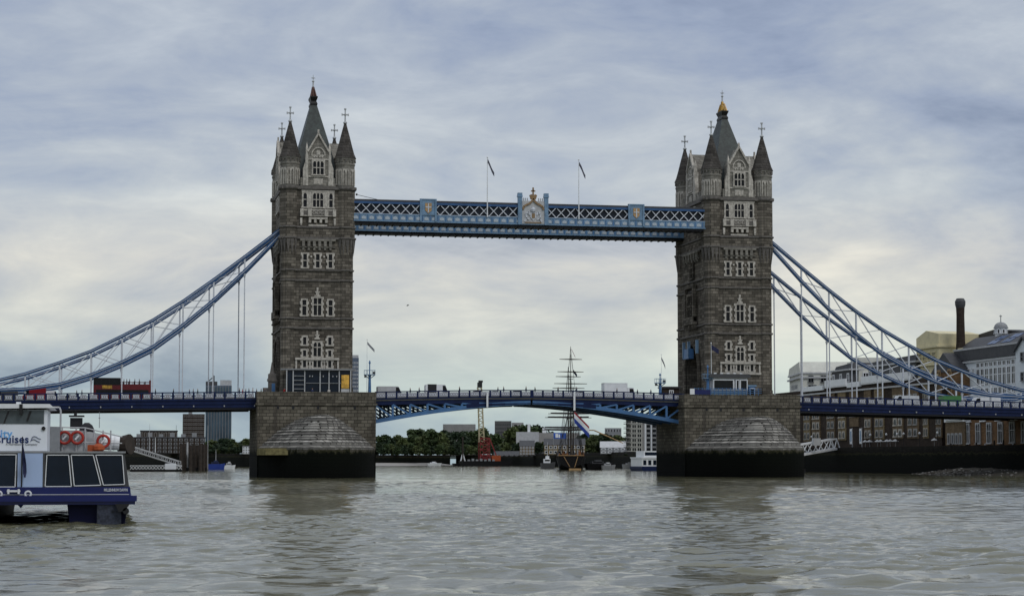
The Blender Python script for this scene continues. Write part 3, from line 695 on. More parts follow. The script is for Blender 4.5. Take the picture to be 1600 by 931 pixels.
# ---- high-level walkways
def walkway(yf, label, crest):
    yb = yf+3.6 if yf < 0 else yf-3.6      # yf is the outward face
    sg = -1 if yf < 0 else 1
    root = thing('high_walkway', label, 'walkway', (0, (yf+yb)/2, 47.6), 'high level walkways between the towers')
    x0, x1 = -HS+6.3, HS-6.3
    y0, y1 = min(yf, yb), max(yf, yb)
    m = MB(); m.box(x0, x1, y0, y1, 51.55, 51.95); m.box(x0, x1, y0+.4, y1-.4, 51.95, 52.25); m.build('roof', 'roof_slate', root)
    MB().box(x0, x1, y0+.45, y1-.45, 48.4, 51.55).build('glazing', 'boat_glass', root)
    m = MB(); m.box(x0, x1, y0+.1, y1-.1, 47.6, 48.1)
    for k in range(47): m.box(x0+.75+k*1.5-.1, x0+.75+k*1.5+.1, y0-.05, y1+.05, 47.45, 47.62)
    m.build('floor_girder', 'under_steel', root)
    for yy, s_ in ((yf, sg), (yb, -sg)):
        lt = MB()
        n = 37; L = (x1-x0)/n
        for k in range(n):
            a = x0+k*L; b = a+L
            lt.bar((a, yy+s_*.02, 49.5), (b, yy+s_*.02, 51.5), .16, .12, (0, 1, 0)); lt.bar((a, yy-s_*.1, 51.5), (b, yy-s_*.1, 49.5), .16, .12, (0, 1, 0))
        lt.box(x0, x1, yy-.12, yy+.12, 49.42, 49.52)
        lt.build('lattice', 'bridge_white', root)
        MB().box(x0, x1, yy-.14, yy+.14, 51.38, 51.8).build('top_chord', 'chain_blue', root)
        fa = MB(); fa.box(x0-.3, x1+.3, yy-.16, yy+.16, 48.1, 49.42); fa.box(x0-.5, x1+.8, yy-.28, yy+.28, 48.0, 48.2); fa.box(x0-.3, x1+.6, yy-.22, yy+.22, 49.3, 49.45)
        fa.cm = 1
        if s_ == -1:
            for k in range(47): fa.box(x0+.15+k*1.49-.08, x0+.15+k*1.49+.08, yy-.22, yy-.1, 48.2, 49.3)
        fr = fa.build('fascia', ['pale_blue', 'bridge_blue'], root)
        if s_ == -1:
            pm = MB(); pm.box(-.42, .42, -.06, 0, .0, .42)
            pm.add([(-.42, -.06, .42), (.42, -.06, .42), (0, -.06, .66), (-.42, 0, .42), (.42, 0, .42), (0, 0, .66)], [(0, 1, 2), (0, 2, 5, 3), (2, 1, 4, 5)])
            pme = pm.mesh('fascia_panel', 'fascia_relief')
            for k in range(46): inst('fascia_panel', pme, fr, (x0+.9+k*1.49, yy-.16, 48.42))
    if crest:
        for xc in (-20.2, 20.5):
            m = MB(); m.box(xc-1.5, xc+1.5, yf-.3, yf+.2, 49.4, 52.3); m.box(xc-1.6, xc+1.6, yf-.4, yf+.2, 52.3, 52.5)
            for e in (-1, 1): m.box(xc+e*1.25, xc+e*1.6, yf-.42, yf, 48.2, 52.5)
            o = m.build('shield_panel', 'pale_blue', root)
            m = MB(); m.box(xc-.62, xc+.62, yf-.4, yf-.3, 50.3, 51.7)
            m.slab([(xc-.62, 50.3), (xc+.62, 50.3), (xc, 49.7)], yf-.4, yf-.3); m.build('shield', 'wood_tan', o)
            m = MB(); m.box(xc-.1, xc+.1, yf-.46, yf-.4, 49.9, 51.6); m.box(xc-.55, xc+.55, yf-.455, yf-.4, 50.8, 51.0); m.build('shield_cross', 'bridge_white', o)
        # central coat of arms
        m = MB(); xc = .1
        m.box(xc-2.2, xc+2.2, yf-.35, yf+.2, 48.2, 52.6)
        o = m.build('arms_panel', 'light_grey', root)
        for e in (-1, 1):
            m = MB()
            m.box(xc+e*2.2, xc+e*2.95, yf-.5, yf+.3, 48.0, 53.3); m.box(xc+e*2.1, xc+e*3.05, yf-.6, yf+.4, 53.3, 53.6); m.box(xc+e*2.15, xc+e*3.0, yf-.55, yf+.35, 53.6, 54.1)
            m.build('arms_pillar', 'pale_blue', o)
        m = MB()
        for e in (-1, 1):
            pts = [(2.0, 50.9), (1.85, 51.5), (1.3, 51.85), (.7, 52.1), (.25, 52.6), (0, 53.1)]
            for p, q in zip(pts[:-1], pts[1:]): m.bar((xc+e*p[0], yf-.45, p[1]), (xc+e*q[0], yf-.45, q[1]), .35, .25, (0, 1, 0))
        m.slab([(xc-.5, 52.9), (xc+.5, 52.9), (xc+.75, 53.7), (xc+.35, 53.9), (xc, 53.6), (xc-.35, 53.9), (xc-.75, 53.7)], yf-.5, yf-.1)
        m.box(xc-.14, xc+.14, yf-.4, yf-.15, 53.6, 55.2); m.box(xc-.42, xc+.42, yf-.4, yf-.16, 54.4, 54.65)
        m.build('arms_arch', 'bronze', o)
        m = MB()
        for k in (-1.9, -1.5, -1.1, 1.1, 1.5, 1.9): m.box(xc+k-.09, xc+k+.09, yf-.3, yf, 52.6, 53.15)
        m.build('cresting', 'iron_grey', o)
        m = MB()
        m.slab([(xc-.6, 50.4), (xc+.6, 50.4), (xc+.6, 49.5), (xc, 48.8), (xc-.6, 49.5)], yf-.5, yf-.35)
        m.stack(xc, yf-.42, [(.4, 50.5), (.5, 51.0), (.2, 51.4)])
        for e in (-1, 1):     # supporters
            pts = [(e*1.7, 48.6), (e*1.3, 49.3), (e*1.45, 50.1), (e*.95, 50.5), (e*.7, 49.9)]
            for p, q in zip(pts[:-1], pts[1:]): m.bar((xc+p[0], yf-.43, p[1]), (xc+q[0], yf-.43, q[1]), .3, .2, (0, 1, 0))
            m.bar((xc+e*1.4, yf-.43, 49.3), (xc+e*.75, yf-.43, 49.0), .2, .2, (0, 1, 0))
        m.build('arms_relief', 'bridge_white', o)
        m = MB(); m.box(xc-.3, xc+.3, yf-.56, yf-.5, 49.3, 50.2); m.box(xc-1.6, xc+1.6, yf-.45, yf-.36, 48.35, 48.55); m.build('arms_shield', 'bronze', o)
    return root
walkway(-10.0, 'front high walkway with white lattice and a crowned coat of arms', True)
walkway(10.0, 'rear high walkway seen below and behind the front one', False)

# ---- railing panels
PANEL = {}
def panel_mesh(wd, h):
    key = (round(wd, 2), h)
    if key not in PANEL:
        m = MB(); hw = wd/2
        m.box(-hw, hw, -.03, .03, 0, h)
        m.cm = 1
        for e in (-.5, 0, .5):
            for j in range(8):
                a0 = 2*math.pi*j/8; a1 = 2*math.pi*(j+1)/8; c = e*wd*.58; r = h*.3
                m.bar((c+r*math.cos(a0), -.045, h/2+r*math.sin(a0)), (c+r*math.cos(a1), -.045, h/2+r*math.sin(a1)), .07, .04, (0, 1, 0))
        m.box(-hw, hw, -.05, -.03, .0, .05); m.box(-hw, hw, -.05, -.03, h-.05, h)
        PANEL[key] = m.mesh('railing_panel', ['panel_white', 'mid_grey'])
    return PANEL[key]
def railing(root, x0, x1, y, n, dark='navy', front=True):
    m = MB(); L = (x1-x0)/n
    for k in range(n+1):
        x = x0+k*L; z = rail(x); m.box(x-.16, x+.16, y-.13, y+.13, z-1.5, z-.0)
    for k in range(n):
        a = x0+k*L; b = a+L
        m.bar((a, y, rail(a)-.1), (b, y, rail(b)-.1), .22, .2); m.bar((a, y, rail(a)-1.4), (b, y, rail(b)-1.4), .2, .22)
    r = m.build('railing', dark, root)
    for k in range(n):
        a = x0+(k+.5)*L
        o = inst('railing_panel', panel_mesh(L*(.62 if n > 20 else .8), .78), r, (a, y, rail(a)-1.12))
        o.rotation_euler = (0, -math.atan2(rail(a+.5)-rail(a-.5), 1), 0)
    return r

# ---- side spans
def side_span(x0, x1, label, n):
    root = thing('side_span', label, 'bridge deck', ((x0+x1)/2, 0, 13), 'suspended side spans of the bridge')
    xs = np.linspace(x0, x1, 9)
    def strip(y0, y1, dz0, dz1):
        m = MB()
        for a, b in zip(xs[:-1], xs[1:]):
            m.add([(a, y0, rail(a)+dz0), (b, y0, rail(b)+dz0), (b, y1, rail(b)+dz0), (a, y1, rail(a)+dz0), (a, y0, rail(a)+dz1), (b, y0, rail(b)+dz1), (b, y1, rail(b)+dz1), (a, y1, rail(a)+dz1)],
                  [(0,3,2,1),(4,5,6,7),(0,1,5,4),(1,2,6,5),(2,3,7,6),(3,0,4,7)])
        return m
    strip(-5.5, 5.5, -1.75, -1.45).build('roadway', 'asphalt', root)
    for e in (-1, 1): strip(e*5.5, e*9.5, -1.75, -1.1).build('footway', 'concrete', root)
    for e in (-1, 1):
        y = e*9.6
        g = strip(y-.22, y+.22, -2.95, -1.5); g2 = strip(y-.4, y+.4, -1.62, -1.5); g.add(g2.v, g2.f)
        g2 = strip(y-.36, y+.36, -2.3, -2.2); g.add(g2.v, g2.f)
        gd = g.build('edge_girder', 'navy', root)
        lo_ = strip(y-.1, y+.35*1, -3.3, -2.95); lo_.build('lower_flange', 'under_steel', root)
        if e == -1:
            m = MB()
            x = x0+3
            while x < x1: m.stack(x, y-.3, [(.12, rail(x)-2.75), (.12, rail(x)-2.5)], 6); x += 5.6
            m.build('rivet_boss', 'light_grey', gd)
    m = MB()
    for x in np.arange(x0+1, x1, 2.8): m.box(x-.2, x+.2, -9.3, 9.3, rail(x)-3.1, rail(x)-1.76)
    for y in (-6, -2, 2, 6): 
        g2 = strip(y-.2, y+.2, -3.2, -1.76); m.add(g2.v, g2.f)
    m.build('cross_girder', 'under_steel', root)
    railing(root, x0, x1, RF, n); railing(root, x0, x1, RB, n)
    return root
side_span(-134, -52.4, 'navy edged side span running off to the left behind the tour boat', 43)
side_span(52.3, 134, 'navy edged side span crossing in front of the brick warehouses', 43)

# ---- suspension chains
CT = [(5.5, 47.3), (13.4, 41.0), (19.1, 36.6), (24.7, 32.5), (30.1, 28.95), (35.7, 25.9), (41.3, 23.05), (46.9, 20.9), (53, 18.8), (59.5, 17.15), (66, 16.5), (76, 18.6), (90, 23.5)]
CB = [(5.5, 46.7), (13.4, 38.3), (19.1, 32.8), (24.7, 28.05), (30.1, 24.0), (35.7, 21.1), (41.3, 18.7), (46.9, 16.95), (53, 16.05), (59.5, 15.75), (66, 15.8), (76, 17.8), (90, 22.7)]
def chain(sg, y, label):
    root = thing('suspension_chain', label, 'suspension chain', (sg*(HS+5.5), y, 47), 'trussed suspension chains of the bridge')
    X = lambda d: sg*(HS+d)
    for nm, C in (('upper_chord', CT), ('lower_chord', CB)):
        m = MB()
        for (a, za), (b, zb) in zip(C[:-1], C[1:]):
            for e in (-.24, .24): m.bar((X(a), y+e, za), (X(b), y+e, zb), .16, .62, (0, 0, 1))
            m.bar((X(a), y, za+.28), (X(b), y, zb+.28), .62, .08, (0, 0, 1)); m.bar((X(a), y, za-.2), (X(b), y, zb-.2), .5, .1, (0, 0, 1))
            m.bar((X(a), y-.34, za-.02), (X(b), y-.34, zb-.02), .06, .14, (0, 0, 1))
        m.build(nm, 'chain_blue', root)
        m = MB()
        for (a, za), (b, zb) in zip(C[:-1], C[1:]): m.bar((X(a), y-.4, za+.04), (X(b), y-.4, zb+.04), .05, .1, (0, 0, 1))
        m.build('chord_stripe', 'bridge_white', root)
    for k in range(1, 11):
        if k < 10 or True:
            a, zt = CT[k]; zb = CB[k][1]
            MB().box(X(a)-.14, X(a)+.14, y-.16, y+.16, zb, zt).build('post', 'bridge_white', root)
            if k < 10:
                zz = road(X(a))
                h = MB(); h.box(X(a)-.10, X(a)+.10, y-.10, y+.10, zz-.3, zb)
                h.stack(X(a), y, [(.3, zb-.5), (.12, zb-1.3)], 6)
                h.stack(X(a), y, [(.16, zz+.9), (.2, zz+1.2), (.12, zz+1.6)], 6)
                h.build('hanger', 'bridge_white', root)
                c = MB(); c.stack(X(a), y, [(.34, zb-.32), (.34, zb+.3)], 8); c.stack(X(a), y, [(.3, zt-.26), (.3, zt+.26)], 8); c.build('pin_joint', 'chain_blue', root)
    for k in range(1, 10):
        (a, za), (b, zb) = CT[k], CT[k+1]; ca, cb = CB[k][1], CB[k+1][1]
        bw = .2+.0035*a
        m = MB(); m.bar((X(a), y-.06, za), (X(b), y-.06, cb), .14, bw, (0, 1, 0)); m.build('brace', 'bridge_white', root)
        m = MB(); m.bar((X(a), y+.06, ca), (X(b), y+.06, zb), .14, bw, (0, 1, 0)); m.build('brace', 'bridge_white', root)
chain(-1, -8.4, 'blue trussed chain nearest the camera sweeping left from the pavilion tower')
chain(-1, 8.4, 'blue trussed chain on the far side sweeping left from the pavilion tower')
chain(1, -8.4, 'upper of the two blue trussed chains right of the cabin tower, nearest the camera')
chain(1, 8.4, 'lower looking blue trussed chain right of the cabin tower, on the far side')

# ---- bascules
def arch_z(x):      # underside of the leaves
    t = abs(x)/30.0; return 13.75-3.75*t**1.55
def bascule(sg, label):
    root = thing('bascule_leaf', label, 'bascule', (sg*30, 0, 12), 'two bascule leaves of the opening span')
    X = lambda a: sg*a
    nodes = [.25+i*(30-.25)/9 for i in range(10)]
    m = MB(); n = 12
    for i in range(n):
        a = .2+i*(30-.2)/n; b = .2+(i+1)*(30-.2)/n
        for y0, y1, d0, d1 in ((-5.5, 5.5, -1.75, -1.45),):
            m.add([(X(a), y0, rail(a)+d0), (X(b), y0, rail(b)+d0), (X(b), y1, rail(b)+d0), (X(a), y1, rail(a)+d0), (X(a), y0, rail(a)+d1), (X(b), y0, rail(b)+d1), (X(b), y1, rail(b)+d1), (X(a), y1, rail(a)+d1)],
                  [(0,3,2,1),(4,5,6,7),(0,1,5,4),(1,2,6,5),(2,3,7,6),(3,0,4,7)])
    m.build('roadway', 'asphalt', root)
    m = MB()
    for i in range(n):
        a = .2+i*(30-.2)/n; b = .2+(i+1)*(30-.2)/n
        for y0, y1 in ((-9.3, -5.5), (5.5, 9.3)):
            d0, d1 = -1.75, -1.1
            m.add([(X(a), y0, rail(a)+d0), (X(b), y0, rail(b)+d0), (X(b), y1, rail(b)+d0), (X(a), y1, rail(a)+d0), (X(a), y0, rail(a)+d1), (X(b), y0, rail(b)+d1), (X(b), y1, rail(b)+d1), (X(a), y1, rail(a)+d1)],
                  [(0,3,2,1),(4,5,6,7),(0,1,5,4),(1,2,6,5),(2,3,7,6),(3,0,4,7)])
    m.build('footway', 'concrete', root)
    for gi, y in enumerate((-9.0, -3.2, 3.2, 9.0)):
        outer = gi == 0
        mt = 'bridge_blue' if outer else 'chain_blue'  # girders behind the front one painted darker for the shadow there
        g = MB()
        for i in range(24):
            a = .2+i*(30-.2)/24; b = .2+(i+1)*(30-.2)/24
            g.bar((X(a), y, arch_z(a)+.35), (X(b), y, arch_z(b)+.35), .5, .7)
        gg = g.build('arch_girder', mt, root)
        for a, b in zip(nodes[:-1], nodes[1:]):
            za, zb = rail(a)-2.5, rail(b)-2.5
            if b < 4: continue
            w_ = MB(); w_.box(X(b)-.2, X(b)+.2, y-.2, y+.2, arch_z(b)+.4, zb)
            if b > 7: w_.bar((X(b), y-.03, zb), (X(a), y-.03, arch_z(a)+.5), .3, .42, (0, 1, 0))
            w_.build('web_brace', mt, gg)
        tg = MB()
        for i in range(12):
            a = .2+i*(30-.2)/12; b = .2+(i+1)*(30-.2)/12
            tg.bar((X(a), y, rail(a)-2.15), (X(b), y, rail(b)-2.15), .46, .75)
            if a < 12: tg.bar((X(a), y, (rail(a)-2.5+arch_z(a)+.12)/2), (X(b), y, (rail(b)-2.5+arch_z(b)+.12)/2), .62, (rail(a)-2.5-arch_z(a)-.12))  # added navy plate covers most of the arch near the crown
        tg.build('deck_girder', 'navy' if outer else 'under_steel', root)  # shadow behind the front girder put into the darker material
    m = MB()
    for a in nodes[1:]:
        m.box(X(a)-.18, X(a)+.18, -8.8, 8.8, rail(a)-2.5, rail(a)-1.77)
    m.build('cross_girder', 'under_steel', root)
    xa, xb = sorted((X(.15), X(30)))
    railing(root, xa, xb, RF+.1, 15); railing(root, xa, xb, RB-.1, 15)
    return root
bascule(-1, 'bascule leaf with blue arched girder hinged on the pavilion pier')
bascule(1, 'bascule leaf with blue arched girder hinged on the cabin pier')

# ================================================================ things on the bridge
def flag_mesh(w_, h_, droop, cols, yaw=0.0, seed=0):
    m = MB(); n = 10; rows = len(cols); P = []
    for i in range(n+1):
        t = i/n
        P.append((t*w_*math.cos(droop), .06*w_*math.sin(t*6+seed), -t*w_*math.sin(droop)))
    for r in range(rows):
        m.cm = r
        for i in range(n):
            a, b = P[i], P[i+1]; z0 = -h_*r/rows; z1 = -h_*(r+1)/rows; e = .015
            m.add([(a[0], a[1]-e, a[2]+z1), (b[0], b[1]-e, b[2]+z1), (b[0], b[1]-e, b[2]+z0), (a[0], a[1]-e, a[2]+z0), (a[0], a[1]+e, a[2]+z1), (b[0], b[1]+e, b[2]+z1), (b[0], b[1]+e, b[2]+z0), (a[0], a[1]+e, a[2]+z0)],
                  [(0,1,2,3),(7,6,5,4),(0,4,5,1),(3,2,6,7),(0,3,7,4),(1,5,6,2)])
    return m.mesh('flag', cols)
def flagpole(x, y, z0, z1, label, cols, w_, h_, droop, group=None, r=.07, zflag=None):
    root = thing('flagpole', label, 'flagpole', (x, y, z0), group)
    m = MB().cyl((x, y, z0), (x, y, z1), r, r*.5, 8); m.stack(x, y, [(r*.6, z1), (r*1.5, z1+.12), (r*.4, z1+.3)], 8); m.build('pole', 'white_paint', root)
    inst('flag', flag_mesh(w_, h_, droop, cols, 0, x), root, (x+.05, y, (zflag or z1)-.2))
    return root
for (u, vt, lab) in ((761.5, 247, 'white flagpole with limp dark flag left of the coat of arms on the walkway'), (904.5, 251, 'white flagpole with limp dark flag right of the coat of arms on the walkway')):
    b = py(u, 333, -10.4); t = py(u, vt, -10.4)
    flagpole(b.x, -10.4, 49.3, t.z, lab, ['flag_navy', 'coat_grey', 'flag_navy'], 2.9, .75, R(64), 'flagpoles on the high walkway', r=.12)
def signal_mast(u, vt, vb, y, label):
    b = py(u, vb, y); t = py(u, vt, y)
    x, z0, z1 = b.x, rail(b.x)-1.1, t.z; h = z1-z0
    root = thing('signal_mast', label, 'signal mast', (x, y, z0), 'blue signal masts at the ends of the bascules')
    m = MB().stack(x, y, [(.5, z0), (.5, z0+.5), (.32, z0+.7), (.24, z0+h*.55), (.34, z0+h*.6)], 8); m.stack(x, y, [(.12, z0+h*.6), (.1, z0+h*.9), (.22, z0+h*.93), (.08, z1)], 8)
    m.build('post', 'bridge_blue', root)
    zc = z0+h*.6
    m = MB(); m.box(x-1.0, x+1.0, y-.6, y+.6, zc, zc+.14)
    for e in (-1, 1): m.bar((x, y, zc-.7), (x+e*.95, y, zc), .14, .14, (0, 1, 0))
    for e in (-1, 1): m.bar((x+e*.98, y-.58, zc+.9), (x+e*.98, y+.58, zc+.9), .06)
    for f in (-.58, .58):
        m.bar((x-.98, y+f, zc+.9), (x+.98, y+f, zc+.9), .06)
        for k in range(5): m.bar((x-.98+k*.49, y+f, zc+.1), (x-.98+k*.49, y+f, zc+.9), .05)
    m.build('platform', 'pale_blue', root)
    m = MB(); m.box(x+.55, x+1.0, y-.3, y+.2, zc+.2, zc+.65); m.box(x-1.0, x-.65, y-.3, y+.2, zc-.45, zc-.05); m.build('signal_lamp', 'dark_grey', root)
    return root
signal_mast(577.5, 563, 607, -11.2, 'dark blue signal mast with lookout platform beside the pavilion')
signal_mast(1031.5, 583, 612, -9.0, 'dark signal mast with platform in front of the low hut')
signal_mast(1106, 570, 609, -12.6, 'bright blue signal mast with platform rising from the blue railings')
p = py(573.3, 606, -10.8); flagpole(p.x, -10.8, 14.7, py(573, 532, -10.8).z, 'thin flagpole with small drooping flag behind the blue mast by the pavilion', ['flag_navy', 'light_grey', 'flag_navy'], 2.0, .5, R(48), r=.05)
p = py(1033.5, 606, -7.5); flagpole(p.x, -7.5, 14.5, py(1033, 555, -7.5).z, 'thin flagpole with small flag beside the low hut', ['light_grey', 'flag_navy'], 2.0, .6, R(68), r=.05)
p = py(1111.5, 600, -12.3); flagpole(p.x, -12.3, 17.5, py(1111, 537, -12.3).z, 'white flagpole with navy flag in front of the cabin tower', ['flag_navy'], 1.7, .9, R(30), r=.08)

# pavilion on the left pier
def pavilion():
    y0, y1 = -13.2, -11.2
    a, b = py(448, 600, y0).x, py(548, 600, y0).x
    root = thing('pavilion', 'glass pavilion with wide curved canopy and an orange poster on the pier', 'pavilion', ((a+b)/2, -12.2, 14.64))
    m = MB(); c = (a+b)/2; hw = (b-a)/2+1.0
    top = [(c-hw+2*hw*k/12, -13.1-.55*math.sin(math.pi*k/12)) for k in range(13)]
    m.prism(top+[(c+hw, -11.0), (c-hw, -11.0)], 19.75, 20.0); m.build('canopy', 'mid_grey', root)
    MB().box(a, b, y0+.3, y1, 14.6, 19.7).build('glazing', 'boat_glass', root)
    fr = MB()
    W = b-a
    for f in (0.0, .1, .28, .52, .66, .82, 1.0):
        fr.box(a+f*W-.09, a+f*W+.09, y0, y0+.32, 14.6, 19.7)
    fr.build('mullion', 'light_grey', root)
    sh = MB()
    for z in (16.2, 17.0, 17.8, 18.6): sh.box(a+.11*W, a+.27*W, y0+.05, y0+.3, z, z+.12)
    sh.box(a+.3*W, a+.85*W, y0+.1, y0+.3, 17.3, 17.4)
    sh.build('shelf', 'mid_grey', root)
    MB().box(a+.855*W, a+.975*W, y0+.02, y0+.29, 16.4, 18.9).build('poster', 'poster', root)
    MB().box(a+.85*W, a+.98*W, y0+.04, y0+.29, 14.7, 16.3).build('door_panel', 'light_grey', root)
    lm = MB()
    for f in (.36, .4, .57, .72, .78): lm.stack(a+f*W, y0+.15, [(.1, 18.5), (.1, 18.75)], 6)
    lm.build('pendant_lamp', 'light_grey', root)
pavilion()
def cabin():
    y0 = -13.0
    a, b = py(1113, 600, y0).x, py(1168, 600, y0).x
    root = thing('control_cabin', 'low flat roofed control cabin on the pier behind blue railings', 'cabin', ((a+b)/2, -12, 14.64))
    MB().box(a, b, y0, -11.2, 14.6, 19.0).build('walls', 'light_grey', root)
    m = MB(); m.box(a-.7, b+.5, y0-.5, -11.0, 19.0, 19.45); m.box(a-.5, b+.3, y0-.3, -11.1, 19.45, 19.7); m.build('roof', 'dark_grey', root)
    W = b-a
    for f0, f1 in ((.02, .6), (.66, .76), (.78, .99)):
        win(root, (f1-f0)*W, 2.0, (a+(f0+f1)/2*W, y0, 16.6), 0, frame='white_paint', fw=.14, sill=False, name='window')
    m = MB()
    for k in range(5): m.box(a+.3+k*1.3, a+.8+k*1.3, y0-.2, y0, 19.7, 19.9)
    m.build('roof_light', 'white_paint', root)
cabin()
def blue_rail():
    y = -13.55
    x0, x1 = py(1085, 605, y).x, py(1190, 605, y).x
    root = thing('guard_rail', 'bright blue guard rail along the top of the right pier', 'railing', ((x0+x1)/2, y, 15.7))
    m = MB()
    for z in (16.0, 16.4, 16.8): m.box(x0, x1, y-.05, y+.05, z, z+.09)
    m.build('rail', 'bridge_blue', root)
    m = MB(); x = x0
    while x <= x1: m.box(x-.05, x+.05, y-.06, y+.06, 15.6, 16.95); x += .8
    m.build('baluster', 'bridge_blue', root)
    MB().box(x0+3.2, x1-3, y+.1, y+.16, 15.72, 16.3).build('infill_panel', 'pale_blue', root)
    MB().box(x0, x0+3.2, y-.1, y-.06, 15.7, 16.6).build('sign_panel', 'boat_blue', root)
    MB().box(x0-.9, x0, y-.1, y-.02, 15.7, 16.8).build('notice', 'white_paint', root)
blue_rail()
def kiosk():
    y0 = -13.1; a, b = py(1170, 600, y0).x, py(1180, 600, y0).x
    root = thing('kiosk', 'small blue kiosk with a pale framed door right of the cabin', 'kiosk', ((a+b)/2, -12.5, 14.64))
    MB().box(a, b, y0, -11.9, 14.6, 17.3).build('walls', 'bridge_blue', root); MB().box(a-.2, b+.2, y0-.2, -11.7, 17.3, 17.6).build('roof', 'pale_blue', root)
    win(root, 1.0, 1.7, ((a+b)/2, y0, 15.3), 0, frame='white_paint', fw=.15, sill=False, name='door')
kiosk()
def hut():
    y0 = -5; a, b = py(1037, 605, y0).x, py(1061, 605, y0).x
    root = thing('gatehouse', 'low dark hut on the bridge deck left of the cabin tower', 'hut', ((a+b)/2, -3.5, road((a+b)/2)))
    z0 = road(a)
    MB().box(a, b, y0, -2, z0, 17.2).build('walls', 'dark_brick', root); MB().box(a-.3, b+.3, y0-.3, -1.7, 17.2, 17.5).build('roof', 'roof_slate', root)
    win(root, .9, .9, (a+1.5, y0, 15.9), 0, lights=2, frame='white_paint', fw=.15)
hut()
def gate_pier(x, y, label):
    root = thing('gate_pier', label, 'gate pier', (x, y, 14.5))
    m = MB(); m.box(x-.7, x+.7, y-.7, y+.7, 14.4, 19.2); m.box(x-.85, x+.85, y-.85, y+.85, 17.8, 18.3); m.stack(x, y, [(.7, 19.2), (.5, 19.6), (.12, 21.4)], 4); m.box(x-1.7, x-.7, y-.4, y+.4, 14.4, 16.6); m.build('shaft', 'string_stone', root)
    m = MB(); m.box(x-.1, x+.5, y-.76, y-.7, 15.4, 17.4); m.build('plaque', 'bridge_blue', root)
p = py(425, 600, -7.8); gate_pier(p.x, -7.8, 'dark stone gate pier with pinnacle at the left foot of the pavilion tower')
# blue bracket lamps on the right tower portal
root = thing('portal_bracket', 'blue iron bracket hung on the side of the cabin tower above its arch', 'bracket', (HS-7.2, -3, 22.5))
m = MB(); m.box(HS-7.6, HS-6.55, -1.0, 3.2, 23.2, 25.2); m.build('shield', 'bridge_blue', root)
for a_, z_ in ((-.65, 23.4), (2.85, 23.4), (-6.35, 24.0)): MB().box(HS-7.7, HS-7.2, a_-.25, a_+.25, z_, 26.6).build('finial', 'pale_blue', root)
for u, v0, v1, lab in ((761.5, 612.5, 636, 'white vertical gauge board hung on the bridge edge by the crane boom'), (897.5, 612.5, 641, 'white vertical gauge board hung on the bridge edge by the ship masts')):
    a, b = py(u-1.4, v1, -9.8), py(u+1.4, v0, -9.8)
    o = thing('gauge_board', lab, 'gauge board', (a.x, -9.8, a.z)); m = MB(); m.box(a.x, b.x, -9.86, -9.72, a.z, b.z); m.build('board', 'white_paint', o); m = MB(); m.box(a.x-.06, b.x+.06, -9.72, -9.5, b.z-.5, b.z-.3); m.box(a.x-.06, b.x+.06, -9.72, -9.3, a.z+1.2, a.z+1.4); m.build('bracket', 'under_steel', o)
# stay wire
a = py(556, 304, -9.0); b = py(590, 312, -9.8)
tag(MB().cyl(a, b, .05, .05, 5).cyl(a, a+Vector((.3, 0, 0)), .2, .2, 6).build('stay_wire', 'black'), 'thin dark stay wire from the pavilion tower to the walkway roof', 'wire')

# ---- people
def person_mesh(pose=0):
    V = [(0, 0, .95), (0, 0, 1.15), (0, .01, 1.38), (0, 0, 1.5), (0, -.02, 1.62), (0, -.015, 1.76)]
    r = [.16, .15, .17, .065, .105, .07]
    E = [(0, 1), (1, 2), (2, 3), (3, 4), (4, 5)]
    for s_ in (-1, 1):
        st = .16*s_*(1 if pose == 0 else .25)
        b = len(V)
        V += [(s_*.1, 0, .88), (s_*.1, -st*.6-.03, .5), (s_*.1, -st*1.2+.06, .09), (s_*.11, -st*1.2-.12, .05)]; r += [.1, .07, .05, .045]
        E += [(0, b), (b, b+1), (b+1, b+2), (b+2, b+3)]
        b = len(V)
        el = (s_*.27, .02+st*.3, 1.12); ha = (s_*.25, -.12+st*.8, .9) if pose == 0 else (s_*.12, -.28, 1.15)
        V += [(s_*.2, 0, 1.42), el, ha]; r += [.075, .055, .04]; E += [(2, b), (b, b+1), (b+1, b+2)]
    me = bpy.data.meshes.new('person'); me.from_pydata(V, E, []); o = bpy.data.objects.new('tmp', me); COL.objects.link(o)
    sk = o.modifiers.new('s', 'SKIN'); sv = me.skin_vertices[0].data
    for i, q in enumerate(r): sv[i].radius = (q, q*.85)
    sv[0].use_root = True
    su = o.modifiers.new('u', 'SUBSURF'); su.levels = 1
    dg = bpy.context.evaluated_depsgraph_get(); out = bpy.data.meshes.new_from_object(o.evaluated_get(dg))
    bpy.data.objects.remove(o); return out
def paint_person(me, coat, trousers, hair):
    me = me.copy(); me.materials.clear()
    for k in (coat, trousers, 'skin', hair): me.materials.append(M[k])
    for p in me.polygons:
        z = p.center.z; y = p.center.y
        p.material_index = 1 if z < .86 else (0 if z < 1.5 else (3 if (z > 1.7 or y > .02) else 2))
        p.use_smooth = True
    return me
pm = [person_mesh(0), person_mesh(1)]
PV = [paint_person(pm[0], 'coat_black', 'coat_navy', 'black'), paint_person(pm[1], 'coat_navy', 'coat_black', 'black'), paint_person(pm[0], 'coat_grey', 'coat_black', 'timber'),
      paint_person(pm[1], 'coat_red', 'coat_black', 'timber'), paint_person(pm[0], 'coat_pale', 'coat_navy', 'black'), paint_person(pm[0], 'coat_green', 'coat_grey', 'black')]
CN = ['in a black coat', 'in a navy jacket', 'in a grey jacket', 'in a red jacket', 'in a pale top', 'in a dark green coat']
def person(x, y, z, k, label, rz=0.0, s_=1.0):
    o = bpy.data.objects.new('person', PV[k % len(PV)]); COL.objects.link(o); o.location = (x, y, z); o.rotation_euler = (0, 0, rz); o.scale = (s_,)*3
    tag(o, label, 'person', 'people walking across the bridge'); return o
